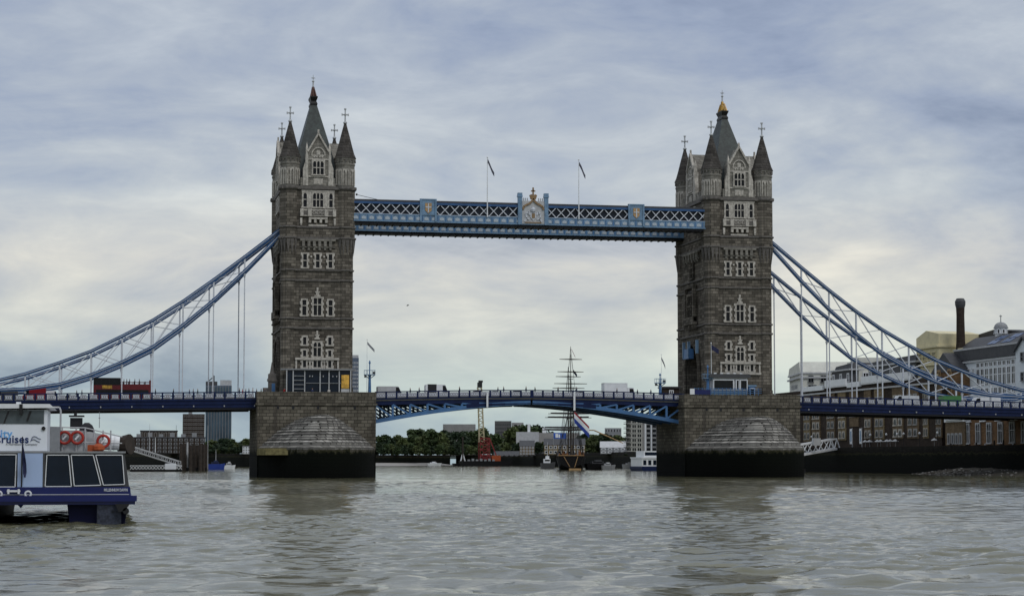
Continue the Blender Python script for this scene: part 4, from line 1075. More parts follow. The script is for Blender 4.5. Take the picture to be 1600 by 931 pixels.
walk = [(641, 0, 'walking right of the grey backed van'), (655, 1, 'walking just left of the black boxed van'), (718, 0, 'walking between the black boxed van and the dark hatchback'), (778, 1, 'walking just right of the crane boom tip'),
        (787, 2, 'walking beside the crane boom and a dark car'), (822, 0, 'near the middle joint of the opening span'), (836, 5, 'walking right of the middle joint of the opening span'), (872, 0, 'walking left of the ship masts'), (901, 1, 'walking just right of the ship masts'),
        (996, 0, 'walking just behind the big white box truck'), (1017, 1, 'walking left of the signal mast at the low hut'), (964, 2, 'leaning in front of the big white box truck')]
for i, (u, k, txt) in enumerate(walk):
    y = -7.6 if i % 2 else -8.2
    p = py(u, 610, y); person(p.x, y, rail(p.x)-1.1, k, 'person %s %s' % (CN[k], txt), rz=(R(90) if i % 2 else R(-90)), s_=1.0+.03*(i % 3))
left = [(120, 0, 'behind the railing right of the red van'), (128, 1, 'second from the red van, behind the railing'), (243, 0, 'just behind the open bus on the left footway'), (271, 0, 'walking alone between the bus and the far tower block'), (296, 1, 'alone, walking toward the pavilion pier'), (302, 2, 'at the railing left of the far tower block'),
        (309, 5, 'beside the far tower block at the railing'), (374, 0, 'first of the group nearing the pavilion pier'), (379, 3, 'second in the group nearing the pavilion pier'), (384, 2, 'in the middle of the group by the pavilion pier'), (389, 1, 'in the group by the pavilion pier, beside the railing end'),
        (395, 4, 'at the corner of the pavilion pier'), (401, 0, 'just inside the edge of the pavilion pier'), (408, 5, 'on the pier left of the dark gate pier'), (414, 2, 'closest to the dark gate pier')]
for i, (u, k, txt) in enumerate(left):
    y = -7.2 - (i % 3)*.5
    p = py(u, 610, y); person(p.x, y, rail(p.x)-1.1, k, 'person %s %s' % (CN[k], txt), rz=R(90)*(1 if i % 2 else -1), s_=.97+.03*(i % 4))
person(py(445, 605, -12.5).x, -12.5, 14.66, 3, 'person in a red jacket at the left end of the pavilion', R(20))
person(py(514, 605, -13.1).x, -13.15, 14.66, 4, 'person in a pale top leaning in front of the pavilion glass', R(200))
person(py(488, 605, -13.1).x, -13.15, 14.66, 1, 'person in a navy jacket in front of the pavilion doors', R(0))

# ---- vehicles (x is the length; front towards -x or +x)
def wheels(root, xs, y0, y1, z, r):
    for x in xs:
        for y in (y0, y1):
            s_ = -1 if y == y0 else 1
            t = MB().cyl((x, y, z+r), (x, y+s_*.24, z+r), r, r, 14).build('wheel', 'black', root)
            MB().cyl((x, y+s_*.2, z+r), (x, y+s_*.27, z+r), r*.55, r*.5, 10).build('rim', 'mid_grey', t)
def van(u0, u1, y, h, label, body='white_paint', facing=-1, kind='van', box=None, group='vans and lorries crossing the bridge'):
    x0, x1 = py(u0, 610, y).x, py(u1, 610, y).x; L = x1-x0; z = (road(x0)+road(x1))/2+.01; xc = (x0+x1)/2
    root = thing(kind, label, 'van' if kind == 'van' else ('car' if kind == 'car' else 'lorry'), (xc, y, z), group)
    X = lambda f: xc+facing*(f-.5)*L       # f=0 rear, 1 front
    hw = 1.0 if kind != 'lorry' else 1.15
    b0 = .38
    if kind == 'car': prof = [(0, b0), (1, b0), (1, .8), (.97, .88), (.74, .98), (.6, h), (.28, h), (.1, 1.0), (0, .95)]
    elif kind == 'van': prof = [(0, b0), (1, b0), (1, .95), (.96, 1.15), (.87, 1.3), (.77, h*.95), (.73, h), (.02, h), (0, h-.1)]
    else: prof = [(.76, b0), (1, b0), (1, 1.3), (.98, 1.5), (.96, h*.70), (.93, h*.74), (.76, h*.74)]
    m = MB(); m.slab([(X(f), z+q) for f, q in prof], y-hw, y+hw); m.build('body' if kind != 'lorry' else 'cab', body if body != 'truck_green' else 'white_paint', root)
    if kind == 'lorry':
        m = MB(); m.box(X(0), X(.75), y-1.25, y+1.25, z+.85, z+h); m.box(X(0)+.0, X(.75), y-1.28, y+1.28, z+h-.08, z+h+.02); m.build('cargo_box', box or body, root)
        MB().box(X(0), X(.95), y-.5, y+.5, z+.45, z+.85).build('chassis', 'black', root)
    elif box:
        MB().box(X(box[0]), X(box[1]), y-hw-.04, y+hw+.04, z+.9, z+h+.05).build('cargo_panel', 'black', root)
    g = MB()
    if kind == 'car': g.slab([(X(.70), z+.98), (X(.585), z+h-.06), (X(.3), z+h-.06), (X(.14), z+1.02)], y-hw-.015, y+hw+.015)
    elif kind == 'van': g.slab([(X(.86), z+1.32), (X(.765), z+h*.93), (X(.66), z+h*.93), (X(.66), z+1.32)], y-hw-.015, y+hw+.015)
    else: g.slab([(X(.965), z+1.5), (X(.94), z+h*.68), (X(.82), z+h*.68), (X(.82), z+1.5)], y-hw-.015, y+hw+.015)
    g.build('side_window', 'glass', root)
    for e in (-.7, .7): MB().box(X(.985), X(1.004), y+e-.15, y+e+.15, z+.7, z+.88).build('headlight', 'light_grey', root)
    wheels(root, (X(.2), X(.82)), y-hw, y+hw, z, .36 if kind != 'lorry' else .46)
    return root
van(589, 632, -3.2, 2.55, 'grey white long van nearest the pavilion pier on the opening span', 'light_grey', 1)
van(664, 704, -3.2, 2.75, 'white van with a black square panel at its rear on the opening span', 'white_paint', 1, box=(.08, .42))
van(731, 757, -3.2, 1.55, 'dark hatchback just left of the crane boom tip on the bridge', 'dark_grey', -1, 'car')
van(760, 782, 3.2, 1.6, 'dark car right of the crane boom tip on the bridge', 'coat_navy', -1, 'car')
van(796, 822, -3.2, 1.5, 'dark saloon car at the crown of the opening span', 'black', 1, 'car')
van(893, 916, 3.2, 1.75, 'grey car just right of the ship masts on the bridge', 'mid_grey', -1, 'car')
van(942, 990, -3.2, 3.3, 'big white box lorry on the opening span near the low hut', 'white_paint', 1, 'lorry')
van(1392, 1433, -3.2, 2.3, 'white panel van under the chains on the right side span', 'white_paint', -1)
van(1470, 1508, -3.2, 2.5, 'white cabbed lorry with green load on the right side span', 'truck_green', 1, 'lorry', box='truck_green')
van(1512, 1560, 3.2, 2.6, 'white van far right under the low point of the chains', 'white_paint', -1)
van(1365, 1392, 3.2, 1.8, 'dark navy car left of the white panel van on the side span', 'coat_navy', -1, 'car')
van(32, 72, -3.2, 2.75, 'dark red van under the chains at the left end', 'van_red', -1)
van(73, 92, 3.2, 2.3, 'white van nose behind the dark red van', 'white_paint', 1)
van(-12, 28, 3.2, 2.5, 'dark van at the far left end of the bridge', 'dark_grey', -1)
van(99, 118, 3.2, 1.55, 'grey car behind the railing between the red van and the open bus', 'mid_grey', 1, 'car')
def bus():
    y = -3.2; x0, x1 = py(146, 605, y).x, py(235.5, 605, y).x; z = road((x0+x1)/2); hw = 1.25
    root = thing('open_top_bus', 'red open top double decker bus with passengers upstairs', 'bus', ((x0+x1)/2, y, z))
    L = x1-x0; xm = x0+.47*L
    m = MB(); m.slab([(x0+.1, z+.35), (x1, z+.35), (x1, z+3.2), (xm, z+3.2), (xm, z+3.0), (x0, z+3.0), (x0, z+.9)], y-hw, y+hw); m.build('body', 'bus_red', root)
    m = MB(); m.box(x0, xm, y-hw-.02, y+hw+.02, z+4.15, z+4.35)
    for f in (0.0, .13, .27, .46): m.box(x0+f*L, x0+f*L+.14, y-hw, y+hw, z+3.0, z+4.15)
    m.build('roof', 'black', root)
    MB().box(x0+.1, xm-.1, y-hw+.08, y+hw-.08, z+3.0, z+4.15).build('upper_glazing', 'glass', root)
    MB().box(x0+.5, x1-.4, y-hw-.02, y+hw+.02, z+1.25, z+2.15).build('lower_glazing', 'glass', root)
    MB().box(x0+1.6, x0+3.4, y-hw-.03, y-hw, z+2.35, z+2.95).build('advert', 'poster', root)
    m = MB()
    for yy in (y-hw, y+hw):
        m.box(xm, x1, yy-.03, yy+.03, z+3.55, z+3.62)
        for k in range(6): m.box(xm+k*(x1-xm)/5.2, xm+k*(x1-xm)/5.2+.05, yy-.03, yy+.03, z+3.2, z+3.6)
    m.box(x1-.3, x1, y-hw, y+hw, z+3.2, z+3.95)
    m.build('deck_rail', 'bus_red', root)
    m = MB()
    for k in range(5): m.box(xm+.4+k*1.0, xm+.6+k*1.0, y-1.0, y+1.0, z+3.2, z+3.7)
    m.build('seat', 'dark_grey', root)
    for yy in (-.8, .8): MB().box(x0-.03, x0, y+yy-.2, y+yy+.2, z+.7, z+.95).build('headlight', 'white_paint', root)
    wheels(root, (x0+.2*L, x0+.76*L), y-hw, y+hw, z, .5)
    for i, (f, k) in enumerate(((.53, 4), (.58, 0), (.63, 1), (.72, 2), (.8, 5))):
        o = person(x0+f*L, y-.4+.3*(i % 3), z+2.75, k, 'passenger %s upstairs, %s' % (CN[k], ['first behind the bus roof', 'second behind the bus roof', 'in the middle of the bus', 'toward the back of the bus', 'last at the back of the bus'][i]), R(-90), .85)
        o['group'] = 'passengers on the open top bus'
bus()

# ================================================================ TOUR BOAT
def text_mesh(body, size, ext=.01, bold=0.0, shear=0.0, align='LEFT', spacing=1.0):
    c = bpy.data.curves.new('t', 'FONT'); c.body = body; c.size = size; c.extrude = ext; c.offset = bold; c.shear = shear; c.align_x = align; c.space_character = spacing
    o = bpy.data.objects.new('t', c); COL.objects.link(o); dg = bpy.context.evaluated_depsgraph_get()
    me = bpy.data.meshes.new_from_object(o.evaluated_get(dg)); bpy.data.objects.remove(o); bpy.data.curves.remove(c)
    return me
def text(name, body, size, m, parent, pos, rz=0, **kw):
    me = text_mesh(body, size, **kw); me.materials.clear(); me.materials.append(M[m])
    o = inst(name, me, parent, pos); o.rotation_euler = (math.pi/2, 0, rz); return o
def tour_boat():
    Y0 = -285.0
    P = lambda u, v, y=Y0: py(u, v, y)
    c = P(47, 816); cx = c.x
    root = thing('tour_boat', 'white and navy river tour boat seen from its stern at the left edge', 'boat', (cx, Y0, 0))
    U = lambda u, y=Y0: P(u, 760, y).x
    Z = lambda v, y=Y0: P(100, v, y).z
    hb = U(205)-cx
    LEN = 34.0
    # hull: two floats and the bridging deck
    for s_ in (-1, 1):
        m = MB()
        secs = []
        for t, wdt in ((0, 1.0), (.1, 1.0), (.75, 1.0), (1, .25)):
            yy = Y0+.35+t*LEN; a0 = cx+s_*(hb-.12); a1 = cx+s_*(U(104)-cx)
            mid = (a0+a1)/2; h_ = (a0-a1)/2*wdt
            secs.append([(mid-h_*.8, yy, -1.0), (mid+h_*.8, yy, -1.0), (mid+h_, yy, 1.25), (mid-h_, yy, 1.25)])
        vs = sum(secs, []); fs = [(0, 1, 2, 3), (15, 14, 13, 12)]
        for i in range(3):
            for k in range(4): fs.append((4*i+k, 4*i+(k+1) % 4, 4*i+4+(k+1) % 4, 4*i+4+k))
        m.add(vs, fs); m.build('hull', 'hull_navy_shade', root)
    zt, zb = Z(760.5), Z(788)
    m = MB(); m.slab([(cx-hb+.35, zb), (cx+hb-.35, zb), (cx+hb, zb+.35), (cx+hb-.05, zt), (cx-hb+.05, zt), (cx-hb, zb+.35)], Y0, Y0+LEN); m.build('main_deck', 'boat_blue', root)
    m = MB(); m.box(cx-hb-.28, cx+hb+.28, Y0-.35, Y0+.4, Z(783), Z(774)); m.box(cx-hb-.1, cx+hb+.2, Y0-.2, Y0+LEN, Z(788), Z(780)); m.build('fender', 'boat_blue', root)
    m = MB(); m.box(cx-hb+.05, cx+hb-.1, Y0-.015, Y0, Z(777.2)+.14, Z(777.2)+.18); m.build('pinstripe', 'light_grey', root)
    m = MB()     # stern propulsion guard, pale vertical scrapes
    m.box(U(152), U(190), Y0-.12, Y0+.34, -.4, Z(786)); m.build('stern_guard', 'scraped_blue', root)
    m = MB(); m.slab([(U(180), Z(787)), (U(203), Z(787)), (U(196), Z(797)), (U(186), Z(800))], Y0-.5, Y0+.3); m.cyl((U(197), Y0-.5, Z(798)), (U(197), Y0+.2, Z(798)), .16, .16, 10); m.build('rubbing_block', 'black', root)
    m = MB(); m.slab([(U(27), Z(787)), (U(38), Z(787)), (U(33), Z(793))], Y0-.1, Y0+.4); m.build('skeg', 'navy', root)
    # saloon: dark glazed stern wall
    zs0, zs1 = Z(760.5), Z(707.5)
    m = MB(); m.slab([(cx-hb+.1, zs0), (cx+hb-.1, zs0), (U(194), zs1), (2*cx-U(194), zs1)], Y0+.12, Y0+LEN-4); m.build('saloon', 'dark_grey', root)
    def pane(quad, frame='white_paint', glass='boat_glass', fwd=.085):
        (a, b, c_, d) = [(U(u), Z(v)) for u, v in quad]
        m = MB()
        for p, q in ((a, b), (b, c_), (c_, d), (d, a)): m.bar((p[0], Y0+.07, p[1]), (q[0], Y0+.07, q[1]), .04, .13, (0, 1, 0))
        f = m.build('window', frame, root)
        MB().slab([a, b, c_, d], Y0+.07, Y0+.13).build('glass', glass, f)
    pane([(70.5, 759.5), (111.5, 759.5), (106.5, 710.5), (72.5, 710.5)])
    pane([(116, 758.7), (157.5, 757.7), (145, 710.5), (110.5, 710.5)])
    pane([(161.5, 757.5), (194.5, 756.5), (190.5, 710.5), (149, 710.5)])
    pane([(-17, 760), (23.5, 760), (24.5, 710), (-13, 710)])
    pane([(-64, 759), (-22, 760), (-17, 710.5), (-52, 710.5)])
    pane([(-101, 757), (-68, 758), (-56, 710.5), (-97, 710.5)])
    m = MB(); m.box(U(27), U(67), Y0+.04, Y0+.13, zs0, zs1); m.build('door', 'reflection_glass', root)
    m = MB(); m.box(U(32.5), U(34), Y0-.0, Y0+.05, zs0, zs1); m.box(U(24.5), U(27), Y0-.02, Y0+.1, Z(745), Z(735)); m.box(U(66.5), U(69.5), Y0+.02, Y0+.13, zs0, zs1); m.build('door_frame', 'dark_grey', root)
    m = MB()      # bollards and fairleads
    for u in (12, 28): m.box(U(u), U(u+3), Y0-.25, Y0, Z(771), Z(763.5))
    m.box(U(11), U(32), Y0-.2, Y0-.05, Z(768), Z(765)); m.build('mooring_bitt', 'white_paint', root)
    for u in (-1.5, 44):
        MB().ring((U(u), Y0-.02, Z(771.5)), .14, .05, n=14).build('fairlead', 'white_paint', root)
    m = MB(); m.box(cx-hb+.2, U(196), Y0+.02, Y0+LEN-4, zs1, zs1+.09); m.build('upper_deck', 'mid_grey', root)
    zd = zs1+.1
    # wheelhouse
    wa, wb = U(-96), U(72.5); W0 = Y0+.25; wt = Z(633)
    m = MB(); m.box(wa, wb, W0, W0+5.5, zd, Z(640)); m.build('wheelhouse', 'boat_white', root)
    m = MB(); m.slab([(wa-.3, Z(640)), (U(83), Z(637)), (U(76), Z(631)), (wa, Z(631))], W0-.25, W0+6); m.build('wheelhouse_roof', 'white_paint', root)
    m = MB(); m.box(U(23), U(30), W0-.1, W0+.6, Z(631), Z(628)); m.build('roof_hatch', 'white_paint', root)
    fr = MB(); 
    g = MB(); g.box(wa+.4, U(67), W0-.03, W0+.02, Z(662), Z(640.5)); gg = g.build('stern_window', 'wheel_glass', root)
    m = MB(); m.slab([(U(3), Z(661.5)), (U(5.5), Z(661.5)), (U(13), Z(642)), (U(10), Z(642))], W0-.045, W0-.03); m.slab([(U(39), Z(658)), (U(42), Z(658)), (U(48), Z(642)), (U(44), Z(642))], W0-.045, W0-.03); m.build('window_bar', 'black', gg)
    m = MB(); m.box(U(28.5), U(33.5), W0-.3, W0-.02, Z(648), Z(631.5)); m.build('camera_housing', 'black', root)
    m = MB(); m.cyl((U(66.5), W0-.08, Z(669)), (U(66.5), W0, Z(669)), .1, .1, 10); m.build('deck_light', 'black', root)
    # lettering: two lines, the first letters out of the picture to the left
    t1 = text('lettering', 'City', .62, 'light_blue_ink', root, (U(-14.5), W0-.012, Z(683)), bold=.012, spacing=1.05)
    t2 = text('lettering', 'Cruises', .66, 'navy_ink', root, (U(-12.5), W0-.012, Z(691.5)), bold=.014, spacing=1.05)
    for o, uR in ((t1, 18.0), (t2, 43.5)):
        xs = [v.co.x for v in o.data.vertices]; x0 = o.location.x+wloc(root).x
        # scale so the last letter ends where it does in the photo
        want = U(uR)-x0; o.scale = (want/max(xs),)*2+(1,)
    text('small_lettering', 'A Hornblower Company', .15, 'mid_grey', root, (U(7.5), W0-.012, Z(695.2)))
    m = MB()
    for du, dv in ((0, 0), (-1.5, 4.5)):
        pts = [(49+du, 683+dv), (52+du, 681.3+dv), (55+du, 682+dv), (58+du, 684.2+dv), (62.5+du, 685.5+dv)]
        for p, q in zip(pts[:-1], pts[1:]): m.bar((U(p[0]), W0-.012, Z(p[1])), (U(q[0]), W0-.012, Z(q[1])), .02, .06, (0, 1, 0))
    m.bar((U(49), W0-.012, Z(682.5)), (U(46.5), W0-.012, Z(690)), .02, .04, (0, 1, 0)); m.build('logo', 'navy_ink', root)
    t3 = text('name_lettering', 'MILLENNIUM DAWN', .2, 'bridge_white', root, (U(162.5), Y0-.02, Z(767.3)), bold=.006)
    t3.scale = ((U(199.5)-U(162.5))/max(v.co.x for v in t3.data.vertices), 1, 1)
    # ensign on its staff at the stern
    st = MB().cyl((U(34), Y0-.25, Z(760)), (U(34.5), Y0-.25, Z(682)), .035, .025, 8).build('ensign_staff', 'black', root)
    m = MB(); n = 9
    pts = [(34, 683), (35, 692), (37, 702), (39.5, 714), (41, 726), (41.5, 738), (40, 746)]
    lft = [(33.6, 684), (34.0, 694), (34.8, 704), (34.6, 716), (35.5, 728), (36.2, 740), (37.5, 745)]
    for i in range(6):
        a, b = lft[i], lft[i+1]; c_, d = pts[i], pts[i+1]; e0 = .12*math.sin(i*1.7); e1 = .12*math.sin((i+1)*1.7)
        m.add([(U(a[0]), Y0-.28, Z(a[1])), (U(b[0]), Y0-.28, Z(b[1])), (U(d[0]), Y0-.34+e1, Z(d[1])), (U(c_[0]), Y0-.34+e0, Z(c_[1])), (U(a[0]), Y0-.22, Z(a[1])), (U(b[0]), Y0-.22, Z(b[1])), (U(d[0]), Y0-.28+e1, Z(d[1])), (U(c_[0]), Y0-.28+e0, Z(c_[1]))],
              [(0,1,2,3),(7,6,5,4),(0,4,5,1),(3,2,6,7),(0,3,7,4),(1,5,6,2)])
    m.build('ensign', 'flag_navy', root)
    # upper deck furniture right of the wheelhouse
    yr = Y0+6.0
    Ur = lambda u: U(u, yr); Zr = lambda v: Z(v, yr)
    m = MB(); m.box(Ur(76), Ur(93), yr-1, yr+1.5, zd, Zr(667)); m.build('deck_locker', 'mid_grey', root)
    m = MB(); m.box(Ur(92), Ur(134), yr+.1, yr+1.0, zd, Zr(672)); m.build('deck_bench', 'light_grey', root)
    m = MB()
    m.tube([(Ur(75), yr-1, Zr(637)), (Ur(92), yr-1, Zr(637)), (Ur(94), yr-1, Zr(642)), (Ur(94), yr-1, Zr(667))], .05)
    m.build('handrail', 'light_grey', root)
    m = MB()
    for u in (77, 96, 118, 132, 146, 160, 172): m.cyl((Ur(u), yr, zd), (Ur(u), yr, Zr(668 if u < 140 else 672)), .04, .04, 6)
    m.tube([(Ur(76), yr, Zr(667)), (Ur(132), yr, Zr(668)), (Ur(190), yr, Zr(682))], .035); m.tube([(Ur(76), yr, Zr(690)), (Ur(190), yr, Zr(692))], .03)
    m.build('deck_rail', 'light_grey', root)
    for (u, v) in ((100, 683.5), (119.5, 683.5), (160.5, 689)):
        o = MB().ring((Ur(u), yr-.12, Zr(v)), .30, .072, n=22, m=8).build('life_ring', 'lifering_red', root, smooth=True)
        b = MB()
        for k in range(4):
            a = math.pi/4+k*math.pi/2; b.ring((Ur(u)+.30*math.cos(a), yr-.12, Zr(v)+.30*math.sin(a)), .0, .098, n=4, m=6)
        MB().cyl((Ur(u)-.1, yr-.1, Zr(v)-.1), (Ur(u)+.1, yr-.1, Zr(v)+.12), .05, .05, 6).build('ring_strap', 'white_paint', o)
    m = MB().cyl((Ur(158), yr+1, Zr(690)), (Ur(186), yr+1, Zr(692)), .42, .36, 16)
    for u in (162, 170, 178): m.cyl((Ur(u), yr+1, Zr(690.5)), (Ur(u+1), yr+1, Zr(690.6)), .435, .435, 16)
    m.build('life_raft', 'white_paint', root, smooth=False)
    m = MB(); m.slab([(Ur(93), zd), (Ur(158), zd), (Ur(160), Zr(678)), (Ur(140), Zr(674)), (Ur(93), Zr(673))], yr+.45, yr+.5); m.build('canvas_screen', 'light_grey', root)
    m = MB().stack(Ur(153), yr-.35, [(.2, zd), (.36, zd+.1), (.34, zd+.28), (.12, zd+.42)], 10); m.box(Ur(136), Ur(146), yr-.5, yr-.1, zd, zd+.35); m.build('marker_buoy', 'orange', root)
    m = MB().cyl((Ur(187), yr+1.5, zd+.35), (Ur(203), yr+1.2, zd+.4), .45, .55, 14); m.build('hose_drum', 'timber', root)
    m = MB().cyl((Ur(154), yr, Zr(668)), (Ur(154), yr, Zr(643)), .02, .015, 5); m.box(Ur(152.5), Ur(155.5), yr-.02, yr+.02, Zr(653), Zr(652)); m.build('whip_aerial', 'mid_grey', root)
    m = MB(); m.box(Ur(106), Ur(126), yr+4, yr+5, Zr(667), Zr(650)); m.box(Ur(104), Ur(129), yr+3.8, yr+5.2, Zr(648), Zr(646)); m.box(Ur(112), Ur(117), yr+4, yr+4.4, Zr(646), Zr(641)); m.build('radar_housing', 'black', root)
    m = MB().stack(Ur(134), yr+2, [(.3, zd), (.34, zd+.8), (.42, Zr(670)), (.3, Zr(663)), (.12, Zr(659))], 10); m.build('covered_winch', 'coat_black', root)
tour_boat()

# ================================================================ BACKGROUND
def block(name, label, cat, P0, th, L, W, z0, z1, wall, roof=None, roof_h=0, ridge='e2', group=None, over=.2):
    """box with its near-left corner at P0; e1 runs away from the camera, e2 to the right"""
    e1 = Vector((math.sin(th), math.cos(th), 0)); e2 = Vector((math.cos(th), -math.sin(th), 0)); O = Vector((P0[0], P0[1], 0))
    root = thing(name, label, cat, (P0[0], P0[1], z0), group)
    T = lambda a, b, z: tuple(O+e2*a+e1*b+Vector((0, 0, z)))
    m = MB(T); m.box(0, W, 0, L, z0, z1); m.build('wall', wall, root)
    if roof:
        m = MB(T)
        if roof_h == 0: m.box(-over, W+over, -over, L+over, z1+.003, z1+.4)
        elif ridge == 'e2': m.slabx([(-over, z1), (L+over, z1), (L/2, z1+roof_h)], -over, W+over)
        else: m.slab([(-over, z1), (W+over, z1), (W/2, z1+roof_h)], -over, L+over)
        m.build('roof', roof, root)
    root['T'] = 0
    del root['T']
    return root, T, th
def wins(root, T, th, face, cols, rows, w_, h_, frame='light_grey', fw=.14, lights=1, transom=None, arch=False, glass='glass', L=None, name='window', quoin=False, sub=True, sill=True):
    for a in cols:
        for z in rows:
            if face == 'front': win(root, w_, h_, T(a, 0, z), -th, lights, transom, frame, quoin, fw, arch, glass, .08, sill, name, sub)
            else: win(root, w_, h_, T(0, a, z), -th-math.pi/2, lights, transom, frame, quoin, fw, arch, glass, .08, sill, name, sub)
def rzT(T): a, b = T(0, 0, 0), T(1, 0, 0); return math.atan2(b[1]-a[1], b[0]-a[0])
def far(name, label, u0, u1, vt, Y, wall, L=14, roof=None, roof_h=0, z0=5.6, ridge='e2', bands=0, cols=0, frame='light_grey', group='buildings far beyond the bridge', cat='building', glass='glass', th=0):
    a = py(u0, 700, Y); b = py(u1, 700, Y); zt = py((u0+u1)/2, vt, Y).z
    th = math.atan2((a.x+b.x)/2-CAM[0], Y-CAM[1]); W = (b.x-a.x)*math.cos(th)
    root, T, th = block(name, label, cat, (a.x, Y), th, L, W, z0, zt, wall, roof, roof_h, ridge, group)
    if bands:
        n = int(bands); h = (zt-z0)/n
        if cols:
            for i in range(n):
                for k in range(cols): 
                    win(root, W/cols*.62, h*.6, T(W*(k+.5)/cols, 0, z0+h*(i+.25)), -th, 1, None, frame, False, min(.3, W/cols*.1), False, glass, .12, True, 'window', False if n*cols > 30 else True)
        else:
            for i in range(n):
                m = MB(T); m.box(W*.04, W*.96, -.06, .02, z0+h*(i+.3), z0+h*(i+.78)); m.build('window_band', glass, root)
    return root, T, W, zt
# left of the pavilion pier
r, T, W, zt = far('slab_block', 'dark brown slab block of flats beside the glassy tower block', 285, 319.5, 646.5, 700, 'dark_brick', bands=10, cols=9, frame='concrete')
m = MB(T); m.box(3, 5, 2, 5, zt, zt+2.5); m.build('roof_plant', 'mid_grey', r)
r, T, W, zt = far('tower_block', 'tall grey glass tower block seen above and below the deck', 320.5, 361, 602, 740, 'steel_blue_cladding', L=18)
m = MB(T)
for k in range(9): m.box(W*k/9+.25, W*(k+1)/9-.25, -.25, .02, 8, zt-1)
m.build('glazing_strip', 'teal_glass', r)
m = MB(T)
for k in range(10): m.box(W*k/9-.12 if k else 0, W*k/9+.12, -.4, .0, 6, zt)
m.build('fin', 'mid_grey', r)
for f0, f1, h, mt in ((0, .45, 2.2, 'dark_grey'), (.56, 1, 3.0, 'light_grey')):
    m = MB(T); m.box(W*f0, W*f1, 1, 9, zt, zt+h); m.build('roof_plant', mt, r)
m = MB(T); m.bar((1, 2, zt+2), (4.5, 2, zt+5), .5, .5); m.bar((4.5, 2, zt+2), (4.5, 2, zt+5.5), .6, .6); m.build('roof_crane', 'black', r)
r, T, W, zt = far('brick_block', 'low dark red brick block with white masts behind the moored pontoon', 219, 277, 673.5, 560, 'dark_brick', roof='roof_slate', bands=3, cols=11, frame='concrete')
r, T, W, zt = far('terrace', 'long dark brown terrace of flats behind the piles and gangway', 186, 320, 684, 430, 'dark_brick', L=12, roof='roof_slate', bands=4, cols=16, frame='mid_grey')
m = MB(T)
for k in range(6): m.box(W*(.2+.13*k), W*(.2+.13*k)+1.8, 1, 4, zt, zt+1.6+.5*(k % 2))
m.build('roof_plant', 'mid_grey', r)
r, T, W, zt = far('white_house', 'small bright white house just left of the pavilion pier', 379, 391, 697, 460, 'white_paint', L=6, roof='roof_slate', bands=3, cols=3, frame='white_paint')
r, T, W, zt = far('high_rise', 'slim blue tower with rows of pale windows right beside the pavilion tower', 548.5, 560, 559, 900, 'steel_blue_cladding', L=14)
for i in range(24):
    m = MB(T)
    z = 6+(zt-8)*i/24
    for k in range(4): m.box(W*(k+.2)/4, W*(k+.72)/4, -.15, .02, z+.6, z+2.0)
    m.build('window_band', 'light_grey', r)
m = MB(T); m.box(.2, W-.2, .2, 10, zt, zt+1.8); m.build('roof_plant', 'light_grey', r)
# seen under the opening span
r, T, W, zt = far('estate_block', 'long pale grey block of flats above the far trees left of the crane', 692, 743, 662.5, 900, 'concrete', bands=7, cols=12, frame='mid_grey')
r, T, W, zt = far('tower_flats', 'grey squarish block of flats right of the crane boom', 773, 799, 657.5, 900, 'dark_grey', bands=9, cols=8, frame='concrete')
r, T, W, zt = far('pale_flats', 'pale block of flats tucked behind the grey squarish block', 799.5, 818, 660, 930, 'concrete', bands=7, cols=5, frame='light_grey')
r, T, W, zt = far('distant_office', 'low dark office with roof plant right of the ship masts', 945, 971, 668.5, 900, 'mid_grey', bands=5, cols=6, frame='light_grey')
r, T, W, zt = far('white_warehouse', 'blank pale warehouse beyond the trees left of the ship', 806.5, 842, 674.5, 760, 'light_grey', L=20)
m = MB(T); m.box(W*.5, W*.62, 2, 5, zt, zt+4.5); m.build('chimney', 'white_paint', r)
r, T, W, zt = far('grey_warehouse', 'long blank grey warehouse directly behind the ship masts', 841, 905, 676, 780, 'concrete', L=20)
m = MB(T); m.box(W*.1, W*.2, 2, 5, zt, zt+3); m.build('chimney', 'white_paint', r)
r, T, W, zt = far('wharf_house', 'brick wharf house with white window heads left of the ship', 812, 835, 697, 600, 'brown_brick', L=12, roof='roof_slate', roof_h=3, bands=3, cols=5, frame='white_paint')
r, T, W, zt = far('brick_wharf', 'yellow brick wharf with dark roof right behind the ship', 850, 914, 695, 560, 'yellow_brick', L=12, roof='roof_slate', roof_h=3.2, bands=2, cols=9, frame='white_paint')
far('wharf_shed', 'long low dark shed on the far quay left of the ship', 772, 850, 712, 640, 'dark_brick', L=10, roof='roof_slate', roof_h=2.5, bands=1, cols=10, frame='mid_grey')
r, T, W, zt = far('gabled_house', 'grey gabled boathouse with white bands right of the ship', 938, 978, 699, 420, 'mid_grey', L=12, roof='light_grey', roof_h=2.6, bands=2, cols=4, frame='white_paint')
# apartments
r, T, W, zt = far('apartment_block', 'white apartment block with glass balconies behind the right pier', 978, 1032, 648, 300, 'concrete', L=6, z0=6)
n = 8; h = (zt-6)/n
for i in range(n):
    for k in range(3): win(r, W*.135, h*.84, T(W*(.09+.15*k), 0, 6+h*i+.15), rzT(T), 2, None, 'render_white', False, .16, False, 'glass', .12, True)
    m = MB(T); m.box(-.8, W*.12, -1.2, -.02, 6+h*i-.1, 6+h*i+.12); m.box(-.8, W*.12, -1.22, -1.16, 6+h*i+.5, 6+h*i+.62); m.build('balcony', 'dark_grey', r)
    for k in range(2): win(r, W*.13, h*.8, T(W*(.65+.17*k), 0, 6+h*i+.2), rzT(T), 1, None, 'light_grey', False, .12, False, 'glass', .1)
m = MB(T)
for f in (.54, .56, .72, .9): m.box(W*f, W*f+.35, -.4, .05, 6, zt)
m.build('pilaster', 'white_paint', r)
